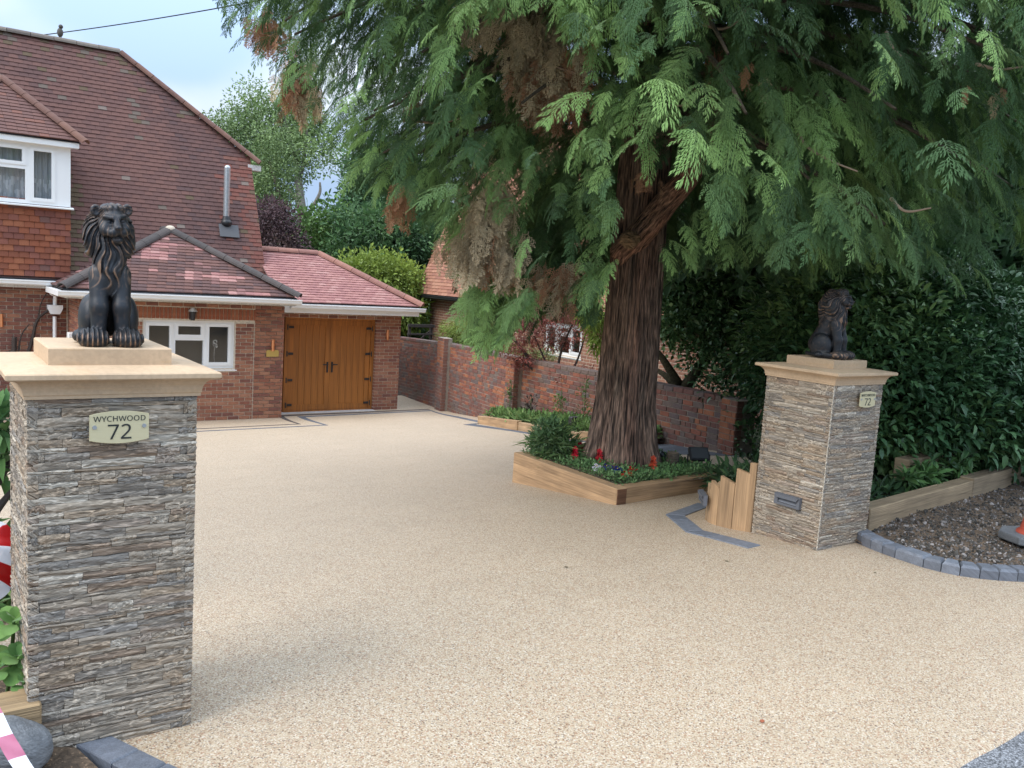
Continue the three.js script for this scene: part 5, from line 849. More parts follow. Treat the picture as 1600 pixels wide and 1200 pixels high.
{
  // trunk with fibrous vertical ridges
  const barkT = tex(512, 1024, (u, v) => { const w = 0.04 * pfbm(u, v, 4, 5, 3, 101), r1 = 1 - Math.abs(2 * pfbm(u + w, v, 30, 8, 4, 102) - 1), f = pfbm(u + w, v, 100, 24, 3, 103), k = 0.2 + 0.46 * r1 * r1 + 0.5 * (f - 0.5), red = pfbm(u, v, 5, 3, 3, 104); return [k * mix(0.92, 1.0, red), k * mix(0.82, 0.76, red), k * mix(0.74, 0.65, red)]; });
  const barkB = grey(512, 1024, (u, v) => { const w = 0.04 * pfbm(u, v, 4, 5, 3, 101); return 0.7 * (1 - Math.abs(2 * pfbm(u + w, v, 30, 8, 4, 102) - 1)) + 0.3 * pfbm(u + w, v, 100, 24, 3, 103); });
  const bark = std({ map: barkT, bumpMap: barkB, bumpScale: 0.045, roughness: 1, color: lin(0.98, 0.92, 0.86) });
  const na = 220, nh = 130, pos = [], uv = [], idx = [], prof = poly([[-0.3, 0.42], [0, 0.36], [0.2, 0.305], [0.6, 0.262], [1.2, 0.245], [2.5, 0.225], [4, 0.2], [8, 0.15], [13, 0.03]]);
  for (let j = 0; j <= nh; j++) { const y = -0.2 + 13 * Math.pow(j / nh, 1.7); for (let i = 0; i <= na; i++) { const a = (i / na) * 2 * Math.PI, c = Math.cos(a), s = Math.sin(a), w = fbm3(c * 2, y * 0.7, s * 2, 3, 31), fl = Math.exp(-y * 1.6), rd = 1 - Math.abs(2 * vnoise3(c * 5.5 + w * 2, y * 0.5, s * 5.5 + w, 32) - 1); const R = prof(y) * (1 + (0.05 + 0.1 * fl) * Math.sin(a * 5 + w * 3 + 1) + 0.07 * (rd - 0.5) + 0.05 * (w - 0.5)) + 0.016 * (1 - Math.abs(2 * vnoise3(c * 21 + w * 9, y * 2.2, s * 21, 33) - 1)); pos.push(CX + c * R + 0.012 * y, y, CZ + s * R - 0.01 * y); uv.push((i / na) * 3, y * 0.45); if (i < na && j < nh) { const k = j * (na + 1) + i; idx.push(k, k + na + 1, k + 1, k + 1, k + na + 1, k + na + 2); } } }
  wpart(cedar, 'trunk', geoFrom(pos, idx, uv), bark);
  const limbPts = [at(972, 402, 8.25), at(995, 372, 8.1), at(1040, 318, 7.95), at(1082, 262, 7.8), at(1108, 170, 7.65), at(1120, 60, 7.5)];
  const lg = tubeAlong(curve(limbPts, 50), (t) => mix(0.145, 0.08, t), 28, 1), lp = lg.attributes.position; for (let i = 0; i < lp.count; i++) { const x = lp.getX(i), y = lp.getY(i), z = lp.getZ(i), d = 0.03 * (fbm3(x * 9, y * 5, z * 9, 3, 12) - 0.5); lp.setXYZ(i, x + d, y + d * 0.5, z + d); } lg.computeVertexNormals();
  wpart(cedar, 'limb', lg, std({ map: barkT, bumpMap: barkB, bumpScale: 0.03, roughness: 1, color: lin(1.15, 0.95, 0.8) }), { label: 'thick reddish limb rising to the right from the trunk' });
  const kn = new THREE.IcosahedronGeometry(1, 4), kp = kn.attributes.position, kc = at(984, 374, 7.92); for (let i = 0; i < kp.count; i++) { const v = V(kp.getX(i), kp.getY(i), kp.getZ(i)), k = 0.6 + 0.75 * fbm3(v.x * 2.4, v.y * 2.4 + 9, v.z * 2.4, 4, 14); kp.setXYZ(i, v.x * k, v.y * k, v.z * k); } kn.computeVertexNormals(); wpart(cedar, 'branch_collar', kn.scale(0.1, 0.085, 0.08).translate(kc.x, kc.y, kc.z), std({ map: T.strata, bumpMap: T.strataBump, bumpScale: 0.02, color: lin(0.42, 0.27, 0.15), roughness: 1 }), { label: 'pale torn wood where the limb leaves the trunk' });

  const dead = [[412, 42, 8.2, 0.14, 0.22, 12, 1], [432, 66, 8.2, 0.12, 0.26, 12, 1], [458, 130, 8.1, 0.18, 0.35, 22, 0.4], [470, 160, 8.0, 0.16, 0.26, 16, 0.4], [800, 25, 6.9, 0.55, 0.3, 46, 0], [835, 75, 6.8, 0.4, 0.4, 46, 0], [850, 130, 6.9, 0.45, 0.35, 36, 0.5], [908, 75, 6.5, 0.1, 0.25, 10, 0.7], [875, 150, 7.2, 0.4, 0.4, 34, 0.8], [762, 345, 7.0, 0.22, 0.5, 44, 0], [775, 400, 7.0, 0.34, 0.4, 44, 0.1], [745, 395, 7.05, 0.2, 0.3, 20, 0], [625, 325, 7.6, 0.14, 0.3, 12, 1], [865, 445, 7.6, 0.3, 0.3, 22, 0.3], [1005, 285, 7.3, 0.06, 0.2, 5, 0.9], [1160, 130, 6.2, 0.05, 0.15, 4, 0.6], [640, 165, 7.6, 0.1, 0.2, 6, 0.4], [700, 400, 7.5, 0.12, 0.25, 9, 0.2], [1525, 165, 5.6, 0.03, 0.08, 3, 0.6]];
  // where the skirt of the crown ends, and the gap that shows trunk and limb
  const skirt = poly([[200, -150], [300, -60], [325, 5], [345, 55], [385, 95], [430, 140], [460, 185], [485, 205], [510, 225], [535, 268], [560, 300], [595, 315], [625, 345], [648, 345], [672, 362], [696, 402], [708, 470], [722, 528], [745, 553], [780, 555], [812, 520], [840, 495], [870, 478], [900, 480], [918, 520], [936, 500], [948, 430], [975, 418], [1000, 424], [1030, 432], [1080, 418], [1130, 402], [1200, 412], [1300, 426], [1345, 412], [1400, 424], [1450, 426], [1500, 446], [1560, 452], [1620, 455], [2200, 420]]);
  const gap = (x, y) => (y > 215 && y < 312 && x > 962 && x < 1008) || (Math.abs((x - 985) * 130 + (y - 380) * 105) / 167 < 40 && x > 955 && x < 1092 && y > 235 && y < 412) || (x > 955 && x < 1030 && y > 400);
  const dC = Math.hypot(CX, CZ);
  const hidesDead = (q) => dead.some(([px, py, d, w, h]) => { const sx = (w * 0.8 * 1350) / d, sy = (h * 1.0 * 1350) / d; return q[2] < d - 0.15 && Math.hypot((q[0] - px) / sx, (q[1] - py - 25) / (sy * 0.7 + 18)) < 0.75; });
  const allowed = (p, r, tip, pts = []) => { const q = proj(p); if (q[2] < 3.2) return false; if (q[1] > skirt(q[0]) - 6 + 16 * (r() - 0.5)) return false; for (const e of pts) { const t = proj(e); if (t[1] > skirt(t[0]) + 4 + 20 * (r() - 0.5)) return false; if (gap(t[0], t[1]) && t[2] < 8.5 && r() < 0.9) return false; } if (hidesDead(q) || (tip && hidesDead(proj(tip)) && r() < 0.7)) return false; if (gap(q[0], q[1]) && q[2] < 8.5 && r() < 0.93) return false; if (tip) { const t = proj(tip); if (gap(t[0], t[1]) && t[2] < 8.5 && r() < 0.85) return false; } return true; };
  const reach = (y, az) => { const right = Math.max(0, Math.sin(az + 0.6)); return y < 5 ? Math.min(4.3, 1.75 + (y - 0.9) * 0.78) + 0.7 * right : 4.3 * (1 - (y - 5) / 11) + 0.5 * right; };
  const r = RNG(77), geos = [sprayGeo(1, 14, 0.9, 0.8), sprayGeo(2, 15, 0.75, 0.8, 0.7), sprayGeo(3, 12, 1.05, 0.8, 0.35), sprayGeo(4, 16, 0.6, 0.8, 0.6)], lists = geos.map(() => []), wood = [];
  const put = (p, dir, nrm, s, col) => { const X = dir.clone().normalize(), Z = V(0, 0, 0).crossVectors(X, nrm).normalize(), Y = V(0, 0, 0).crossVectors(Z, X); lists[Math.floor(r() * geos.length)].push([basis(p, X, Y, Z, s, s, s), col]); };
  const nB = 250;
  for (let b = 0; b < nB; b++) {
    const az = b * 2.39996 + 0.3 * r(), hTip = b < 205 ? 0.9 + 6.2 * Math.pow((b + 0.5) / 205, 0.9) : 7 + 7 * ((b - 205) / 45), R = reach(hTip, az) * (0.72 + 0.33 * r()), c = Math.cos(az), s = Math.sin(az), h0 = Math.max(2.4, hTip + 0.25 * R + 0.3 * r());
    const P = (t) => V(CX + c * R * t, mix(h0, hTip, t) + 0.16 * R * Math.sin(Math.PI * t) * 0.7, CZ + s * R * t);
    { const w = []; for (const q of range(0, 0.92, 14)) { const p = P(q), o = proj(p); if (q > 0.05 && (o[1] > skirt(o[0]) - 45 || gap(o[0], o[1]))) break; w.push(p); } if (w.length > 3) wood.push(tubeAlong(w, (t) => mix(0.045, 0.01, t), 5, 2)); }
    const n = Math.round(13 + R * 14);
    for (let i = 0; i < n; i++) {
      const t = mix(0.2, 1.02, Math.pow(i / n, 0.75)), base = P(t), lat = (r() - 0.5) * (0.55 + 0.55 * t) * Math.min(1.6, R * 0.55), hang = 1 + Math.floor(r() * 4.2);
      for (let k = 0; k < hang; k++) {
        const p = base.clone().add(V(-s * lat + 0.16 * (r() - 0.5), -0.04 - 0.2 * k - 0.16 * r() - 0.22 * Math.abs(lat), c * lat + 0.16 * (r() - 0.5))), sw = Math.atan2(lat, 0.9) * 0.9 + (r() - 0.5) * 1.5, oc = Math.cos(az + sw), os = Math.sin(az + sw);
        const dr = 0.1 + 0.75 * r(), dir = V(oc, -dr, os).normalize(), nrm = V(oc * dr + (r() - 0.5) * 1.1, 1, os * dr + (r() - 0.5) * 1.1), size = mix(0.15, 0.34, Math.pow(r(), 1.3)) * (hTip > 7 ? 1.5 : 1);
        const tip = p.clone().addScaledVector(dir, size * 0.95).add(V(0, -0.3 * size, 0)), sd = V(-dir.z, 0, dir.x).normalize(), mid = p.clone().addScaledVector(dir, size * 0.5), pts = [tip, mid.clone().addScaledVector(sd, 0.28 * size), mid.clone().addScaledVector(sd, -0.28 * size)]; if (vnoise3(p.x * 1.9, p.y * 1.5, p.z * 1.9, 41) < 0.3) continue; if (!allowed(p, r, tip, pts)) continue;
        const nn = fbm3(p.x * 1.1, p.y * 1.1, p.z * 1.1, 2, 18), freshLit = clamp(sstep(0.4, 0.64, nn + 0.2 * (r() - 0.5)) * (0.35 + 0.65 * sstep(0.35, 0.8, t))), kk = 0.72 + 0.5 * r();  // paler outer sprays: young growth plus light on the tips, put into colour
        put(p, dir, nrm, size, [mix(0.066, 0.25, freshLit) * kk, mix(0.135, 0.4, freshLit) * kk, mix(0.05, 0.13, freshLit) * kk]);
      }
    }
  }
  const c = new THREE.Color(); let tot = 0;
  geos.forEach((g, i) => { const im = new THREE.InstancedMesh(g, M.leaf, lists[i].length); lists[i].forEach(([m, col], k) => { im.setMatrixAt(k, m); c.setRGB(...col); im.setColorAt(k, c); }); im.name = 'crown'; im.userData.kind = 'stuff'; shadows(im); im.position.copy(cedar.position).negate(); cedar.add(im); tot += lists[i].length; });
  wpart(cedar, 'branches', joined(...wood), M.bark);
  console.log('cedar sprays', tot);
  // dead brown foliage hanging in bunches: [px, py, depth, width, height, count, rusty]
  const dg = sprayGeo(9, 12, 0.55, 0.8, 0.1), dl = [];
  for (const [px, py, d, w, h, n0, rust] of dead) { const n = Math.round(n0 * 1.6); const o = at(px, py, d - 0.3), right = V(1, 0, 0).applyQuaternion(camera.quaternion); for (let i = 0; i < n; i++) { const p = o.clone().addScaledVector(right, (r() + r() - 1) * w * 0.75).add(V((r() - 0.5) * 0.2, (r() - 0.35) * h * 0.7 + 0.08, (r() - 0.5) * 0.25)), dir = V((r() - 0.5) * 0.5, -1, (r() - 0.5) * 0.5).normalize(), nr = V(r() - 0.5, 0.2, r() - 0.5), k = 0.7 + 0.5 * r(), X = dir, Z = V(0, 0, 0).crossVectors(X, nr).normalize(), s = (0.2 + 0.16 * r()) * Math.min(1, 0.35 + w * 3.2); dl.push([basis(p, X, V(0, 0, 0).crossVectors(Z, X), Z, s, s, s), r() < rust ? [0.4 * k, 0.215 * k, 0.125 * k] : [0.46 * k, 0.365 * k, 0.235 * k]]); } }
  const im = new THREE.InstancedMesh(dg, leafMat({ roughness: 0.95 }), dl.length); dl.forEach(([m, col], k) => { im.setMatrixAt(k, m); c.setRGB(...col); im.setColorAt(k, c); }); im.name = 'dead_foliage'; im.userData.kind = 'stuff'; im.userData.label = 'brown dead foliage hanging in bunches'; shadows(im); im.position.copy(cedar.position).negate(); cedar.add(im);
  // bare twigs that show in front of the green
  const tw = [[[1098, 38, 6.4], [1130, 45, 6.3], [1162, 25, 6.2], [1166, 12, 6.2]], [[1022, 160, 6.6], [1060, 165, 6.5], [1100, 154, 6.4]], [[1248, 210, 5.8], [1262, 230, 5.7], [1300, 252, 5.6], [1340, 268, 5.5]], [[1385, 50, 5.6], [1392, 70, 5.5], [1408, 88, 5.4]], [[1525, 100, 5.4], [1560, 108, 5.3], [1600, 104, 5.2]], [[1392, 310, 5.6], [1415, 330, 5.5], [1455, 325, 5.4]], [[650, 190, 7.4], [690, 192, 7.3], [720, 185, 7.2]], [[900, 115, 6.5], [860, 100, 6.5], [840, 88, 6.5]]];
  wpart(cedar, 'twigs', joined(...tw.map((a) => tubeAlong(curve(a.map((p) => at(...p)), 12), (t) => mix(0.012, 0.005, t), 5, 2))), std({ color: lin(0.3, 0.22, 0.16), roughness: 0.9 }));
}

// ---------- trees and shrubs ----------
function tree(name, label, base, trunkPts, r0, r1, blobs, n, geo, mat, opt, group) {
  const t = thing(name, label, name.includes('shrub') || name.includes('hedge') ? 'shrub' : 'tree', base.toArray(), group);
  if (trunkPts.length) wpart(t, 'trunk', joined(...trunkPts.map((p, i) => tubeAlong(curve(p, 16), (q) => mix(r0 * (i ? opt.limb ?? 0.6 : 1), r1 * (i ? 0.7 : 1), q), 10, 2))), opt.bark ?? M.bark);
  foliage(t, 'crown', blobs, n, geo, mat, opt); return t;
}
const gr = (v) => V(v.x, G(v.x, v.z), v.z);
const fineLeaf = cluster(22, 0.7, 0.17, 0.11, 22), bigLeaf = cluster(26, 0.55, 0.2, 0.11, 1), farLeaf = cluster(22, 0.8, 0.26, 0.15, 2), midLeaf = cluster(24, 0.36, 0.12, 0.06, 3), laurel = cluster(26, 0.2, 0.085, 0.038, 4, { droop: 0.35 }), ivy = cluster(18, 0.2, 0.075, 0.055, 5), mapleG = cluster(26, 0.22, 0.075, 0.02, 6, { flat: 0.5, droop: 0.4 }), tiny = cluster(22, 0.055, 0.028, 0.017, 7, { up: 1 }), strap = cluster(16, 0.05, 0.3, 0.022, 8, { up: 2.2, droop: 0.5 });
const GREEN = [[0.07, 0.13, 0.035], [0.09, 0.165, 0.045], [0.11, 0.2, 0.05], [0.14, 0.235, 0.06]], DARK = [[0.04, 0.09, 0.034], [0.055, 0.115, 0.042], [0.07, 0.14, 0.05], [0.095, 0.18, 0.06]], LIME = [[0.16, 0.22, 0.035], [0.21, 0.28, 0.05], [0.26, 0.33, 0.06]], PALE = [[0.15, 0.215, 0.09], [0.19, 0.26, 0.105], [0.22, 0.3, 0.12], [0.26, 0.34, 0.14]], COPPER = [[0.09, 0.05, 0.055], [0.12, 0.07, 0.07], [0.14, 0.085, 0.075]], MAPLE = [[0.13, 0.04, 0.035], [0.2, 0.055, 0.045], [0.28, 0.085, 0.06], [0.18, 0.1, 0.065]];
{
  // far trees behind the house
  tree('birch_tree', 'tall pale green tree with a forked grey trunk beyond the garage roof', gr(at(482, 395, 44)), [[gr(at(484, 420, 44)), at(482, 390, 44), at(470, 320, 44), at(462, 250, 44), at(440, 170, 44)], [at(470, 322, 44), at(455, 300, 44), at(435, 285, 44)], [at(478, 345, 44), at(488, 325, 43.5), at(500, 300, 43.5), at(500, 285, 43.5)], [at(466, 290, 44), at(475, 250, 44), at(480, 200, 44)]], 0.42, 0.07,
    [B(400, 175, 44, 1.4, 1.5), B(415, 215, 44, 2.0, 1.6), B(450, 200, 44.5, 1.6, 1.5), B(380, 245, 44, 1.6, 1.8), B(430, 260, 44.5, 1.7, 1.2), B(488, 240, 44, 1.4, 1.1), B(395, 300, 44.5, 1.6, 1.6), B(475, 185, 45, 1.2, 1.1), B(440, 320, 45.5, 0.8, 0.6), B(500, 210, 45, 1.0, 0.8)], 1250, fineLeaf, M.leaf, { cols: PALE.map((c) => c.map((v) => v * 1.2)), seed: 201, shell: 0.3, limb: 0.3, size: [0.5, 1.0], bark: std({ map: T.strata, color: lin(0.36, 0.33, 0.29), roughness: 1 }) }, '');
  tree('birch_tree', 'slim dark stemmed tree half hidden between roof and tall pale tree', gr(at(452, 420, 40)), [[gr(at(450, 420, 40)), at(448, 370, 40), at(440, 320, 40), at(420, 250, 40)]], 0.2, 0.05, [B(415, 285, 40, 1.4, 1.8), B(405, 335, 40, 1.2, 1.3), B(425, 235, 40, 1, 1.2), B(350, 205, 42, 0.9, 0.6), B(340, 190, 42, 0.7, 0.5)], 420, fineLeaf, M.leaf, { cols: PALE, seed: 202, shell: 0.3, size: [0.45, 0.9] });
  tree('copper_beech', 'dark purple leaved tree just beyond the right edge of the main roof', gr(at(428, 430, 33)), [[gr(at(428, 440, 33)), at(428, 360, 33)]], 0.15, 0.05, [B(428, 365, 33, 0.9, 1.1), B(445, 395, 33, 0.9, 0.8), B(415, 345, 33.5, 0.7, 0.7)], 300, bigLeaf, M.leaf, { cols: COPPER, seed: 203, size: [0.4, 0.8] });
  tree('broadleaf_tree', 'mid green bushy tree behind the garage ridge left of the darker wood', gr(at(505, 440, 36)), [[gr(at(500, 440, 36)), at(505, 380, 36)]], 0.2, 0.08, [B(480, 385, 37, 1.2, 1.0), B(510, 370, 36, 1.1, 1.2), B(470, 410, 36, 1.4, 0.7), B(530, 400, 36, 1.2, 0.9)], 460, bigLeaf, M.leaf, { cols: GREEN, seed: 204, size: [0.6, 1.2] });
  tree('conifer', 'tall blue green tree behind the left skirts of the cedar', gr(at(540, 440, 40)), [[gr(at(538, 450, 40)), at(540, 380, 40), at(560, 260, 40)]], 0.32, 0.08, [B(578, 285, 40, 1.3, 1.3), B(595, 335, 40, 1.8, 1.3), B(568, 255, 40.5, 0.7, 1.0), B(630, 300, 41, 1.8, 1.7), B(552, 340, 40, 0.8, 0.7), B(640, 350, 41, 1.6, 1.6), B(540, 372, 40, 0.9, 0.5)], 900, farLeaf, M.leaf, { cols: [[0.085, 0.165, 0.075], [0.1, 0.19, 0.085], [0.125, 0.225, 0.095]], seed: 205, size: [0.5, 1.0], bark: std({ map: T.strata, color: lin(0.34, 0.33, 0.3), roughness: 1 }) });
  tree('broadleaf_tree', 'dark green dense tree above the lime coloured shrub', gr(at(600, 450, 34)), [[gr(at(600, 450, 34)), at(600, 390, 34)]], 0.25, 0.1, [B(575, 380, 35, 1.5, 1.2), B(620, 385, 34, 1.6, 1.3), B(655, 395, 34.5, 1.2, 1.3), B(640, 350, 36, 1.6, 1.2), B(560, 400, 34, 1.2, 0.8)], 900, bigLeaf, M.leaf, { cols: DARK, seed: 206, size: [0.6, 1.2] });
  tree('lime_shrub', 'bright lime green shrub rising behind the garage roof', gr(at(595, 520, 26)), [[gr(at(595, 520, 26)), at(595, 460, 26)]], 0.12, 0.05, [B(590, 430, 26, 0.95, 0.55), B(560, 425, 26.5, 0.7, 0.35), B(620, 445, 26, 0.85, 0.55), B(640, 470, 26, 0.5, 0.45), B(600, 480, 26, 1.2, 0.6)], 760, midLeaf, M.leaf, { cols: LIME, seed: 207, size: [0.7, 1.3] });
  tree('broadleaf_shrub', 'green bush in the gap between the garage wall and the neighbouring brick house', gr(at(642, 560, 24.5)), [], 0.1, 0.05, [B(640, 512, 27.5, 0.65, 0.42), B(655, 520, 28, 0.75, 0.55), B(650, 545, 27, 0.75, 0.5), B(662, 495, 29, 0.5, 0.4)], 520, midLeaf, M.leaf, { cols: [[0.06, 0.13, 0.05], [0.08, 0.16, 0.06], [0.1, 0.19, 0.07]], seed: 208, size: [0.6, 1.1] });
  // beyond the boundary wall
  tree('golden_shrub', 'yellow green feathery shrub behind the middle of the brick wall', gr(at(735, 560, 21)), [], 0.1, 0.05, [B(728, 522, 21, 0.42, 0.4), B(755, 530, 20.6, 0.5, 0.36), B(708, 520, 21.5, 0.3, 0.3), B(785, 545, 19.8, 0.4, 0.24), B(740, 550, 21, 0.6, 0.3)], 620, mapleG, M.leaf, { cols: LIME.map((c) => c.map((v) => v * 0.8)), seed: 209, size: [0.6, 1.1] });
  const stems = [[[850, 620, 16], [845, 588, 16], [815, 545, 16], [790, 515, 16]], [[852, 620, 16], [862, 590, 16], [850, 560, 16], [835, 525, 16]], [[858, 620, 16], [868, 590, 16], [878, 545, 16], [895, 505, 16], [905, 480, 16]], [[880, 620, 15.8], [890, 590, 15.8], [905, 555, 15.8], [915, 520, 15.8]], [[846, 600, 16], [830, 575, 16], [800, 560, 16]]].map((s) => s.map((p) => at(...p)));
  tree('japanese_maple', 'dark red Japanese maple with bare dark stems above the brick wall', gr(at(855, 640, 16)), stems, 0.055, 0.018, [B(840, 505, 16, 0.55, 0.18), B(880, 490, 16, 0.4, 0.14), B(800, 535, 16, 0.42, 0.15), B(860, 530, 16.2, 0.5, 0.12), B(920, 515, 15.8, 0.35, 0.15), B(860, 475, 16.4, 0.35, 0.12), B(910, 590, 15.4, 0.45, 0.12), B(960, 600, 15.2, 0.3, 0.1), B(815, 560, 16, 0.4, 0.1)], 300, mapleG, M.leaf, { cols: MAPLE, seed: 210, size: [0.6, 1.1], bark: std({ color: lin(0.045, 0.035, 0.03), roughness: 1 }) });
  tree('golden_shrub', 'bright yellow green tuft just left of the cedar trunk above the wall', gr(at(935, 640, 13.5)), [], 0.1, 0.05, [B(928, 500, 13.5, 0.16, 0.14), B(936, 535, 13.5, 0.1, 0.16), B(918, 482, 13.6, 0.14, 0.1)], 70, cluster(16, 0.12, 0.13, 0.025, 12, { up: -0.5, droop: 0.6 }), M.leaf, { cols: [[0.12, 0.2, 0.035], [0.17, 0.26, 0.04], [0.22, 0.3, 0.05]], seed: 211, size: [0.7, 1.1] });
  tree('golden_shrub', 'low yellow green spray of leaves behind the second wall pier', gr(at(815, 580, 18.2)), [], 0.1, 0.05, [B(815, 560, 18.2, 0.45, 0.12), B(840, 552, 17.8, 0.35, 0.12), B(790, 552, 18.6, 0.3, 0.12)], 120, mapleG, M.leaf, { cols: [[0.14, 0.17, 0.05], [0.2, 0.22, 0.07]], seed: 212, size: [0.6, 1] });
  // the dark evergreen growth right of the trunk
  const bent = [[[1055, 690, 13.2], [1058, 655, 13.2], [1066, 612, 13.1], [1090, 578, 13], [1108, 540, 12.9], [1104, 480, 12.9]], [[1064, 620, 13.1], [1045, 592, 13.1], [1022, 575, 13.3]], [[1060, 600, 13.1], [1035, 560, 13], [1020, 540, 13]]].map((s) => s.map((p) => at(...p)));
  tree('holly_tree', 'dark evergreen with a bent mossy trunk over the right end of the brick wall', gr(at(1055, 690, 13.2)), bent, 0.13, 0.04, [B(1100, 480, 13, 1.0, 0.6), B(1060, 490, 13.2, 0.5, 0.5), B(1140, 550, 12.8, 0.75, 0.5), B(1135, 590, 11.6, 0.36, 0.18), B(1176, 640, 11, 0.22, 0.45), B(1182, 690, 10, 0.16, 0.25), B(1180, 500, 12.5, 0.9, 0.75), B(1120, 420, 13, 1.1, 0.5), B(1045, 440, 13.2, 0.6, 0.35)], 900, ivy, M.gloss, { cols: DARK, seed: 213, shell: 0.4, size: [0.6, 1.25], bark: std({ map: T.strata, color: lin(0.1, 0.085, 0.045), roughness: 1 }) });
  tree('laurel_hedge', 'dense dark laurel hedge filling the right side behind the lion', gr(at(1450, 760, 8)), [], 0.1, 0.05, [B(1300, 560, 9.0, 0.7, 0.8), B(1390, 590, 8.4, 0.75, 0.85), B(1480, 600, 8.5, 0.8, 0.8), B(1570, 630, 8.7, 0.8, 0.65), B(1400, 680, 8.6, 0.4, 0.35), B(1480, 680, 9.0, 0.6, 0.35), B(1330, 640, 8.6, 0.5, 0.6), B(1540, 560, 9.4, 0.7, 0.6), B(1440, 500, 9.2, 1.0, 0.6), B(1250, 540, 9.6, 0.6, 0.7)], 3000, laurel, M.gloss, { cols: [[0.045, 0.11, 0.045], [0.06, 0.135, 0.053], [0.08, 0.165, 0.06], [0.12, 0.225, 0.08], [0.17, 0.28, 0.095]], seed: 214, shell: 0.75, size: [0.7, 1.3] });
  tree('broadleaf_tree', 'dark shaded tree closing the view behind the laurel hedge', gr(at(1350, 700, 13)), [[gr(at(1300, 700, 12.5)), at(1300, 500, 12.5), at(1290, 300, 12.5)], [gr(at(1480, 700, 13)), at(1475, 500, 13), at(1500, 300, 13)]], 0.16, 0.06, [B(1200, 420, 13, 1.6, 1.1), B(1320, 430, 12.5, 1.5, 1.0), B(1450, 430, 12, 1.4, 0.9), B(1250, 300, 13.5, 2.0, 1.4), B(1400, 280, 13, 2.0, 1.5), B(1560, 300, 12.5, 1.8, 1.5), B(1100, 300, 14, 1.6, 1.4), B(1050, 420, 14, 0.9, 0.7), B(1350, 560, 11.5, 1.4, 0.8)], 1700, bigLeaf, M.leaf, { cols: DARK, seed: 215, shell: 0.3, size: [0.6, 1.2] });
  tree('broadleaf_tree', 'sunlit light green tree glimpsed at the right edge beyond the hedge', gr(at(1640, 640, 15)), [], 0.1, 0.05, [B(1585, 490, 15, 0.8, 0.4), B(1650, 520, 15, 1.0, 0.7), B(1420, 480, 16, 1.2, 0.4), B(1700, 450, 15, 1.5, 1.2)], 300, midLeaf, M.leaf, { cols: LIME.map((c) => c.map((v) => v * 0.75)), seed: 216, size: [0.8, 1.4] });
  tree('broadleaf_tree', 'green garden trees seen through the gap between cedar trunk and dark evergreen', gr(at(1000, 560, 30)), [], 0.1, 0.05, [B(760, 440, 34, 2, 1.5), B(1000, 470, 30, 3, 1.0), B(1120, 430, 30, 3, 2.0), B(1300, 420, 28, 4, 3), B(1550, 420, 26, 4, 3), B(900, 380, 36, 4, 2), B(1250, 250, 30, 5, 3)], 1300, farLeaf, M.leaf, { cols: GREEN, seed: 217, size: [0.8, 1.6] });
}
// garden frame beyond the wall
{
  const o = at(656, 530, 24.6), t = thing('garden_frame', 'dark timber garden frame standing beyond the wall beside the garage', 'trellis', [o.x, -1.5, o.z]), m = std({ color: lin(0.05, 0.04, 0.035), roughness: 0.9 });
  for (const x of [-0.35, 0.35]) part(t, 'post', chamferBox(0.07, 1.75, 0.07).translate(x, 0.875, 0), m); for (const y of [1.2, 1.5, 1.74]) part(t, 'rail', chamferBox(0.86, y > 1.7 ? 0.09 : 0.05, 0.05).translate(0, y, 0.05), m); part(t, 'brace', chamferBox(0.9, 0.05, 0.04).rotateZ(0.7).translate(0, 1.3, -0.05), m);
}

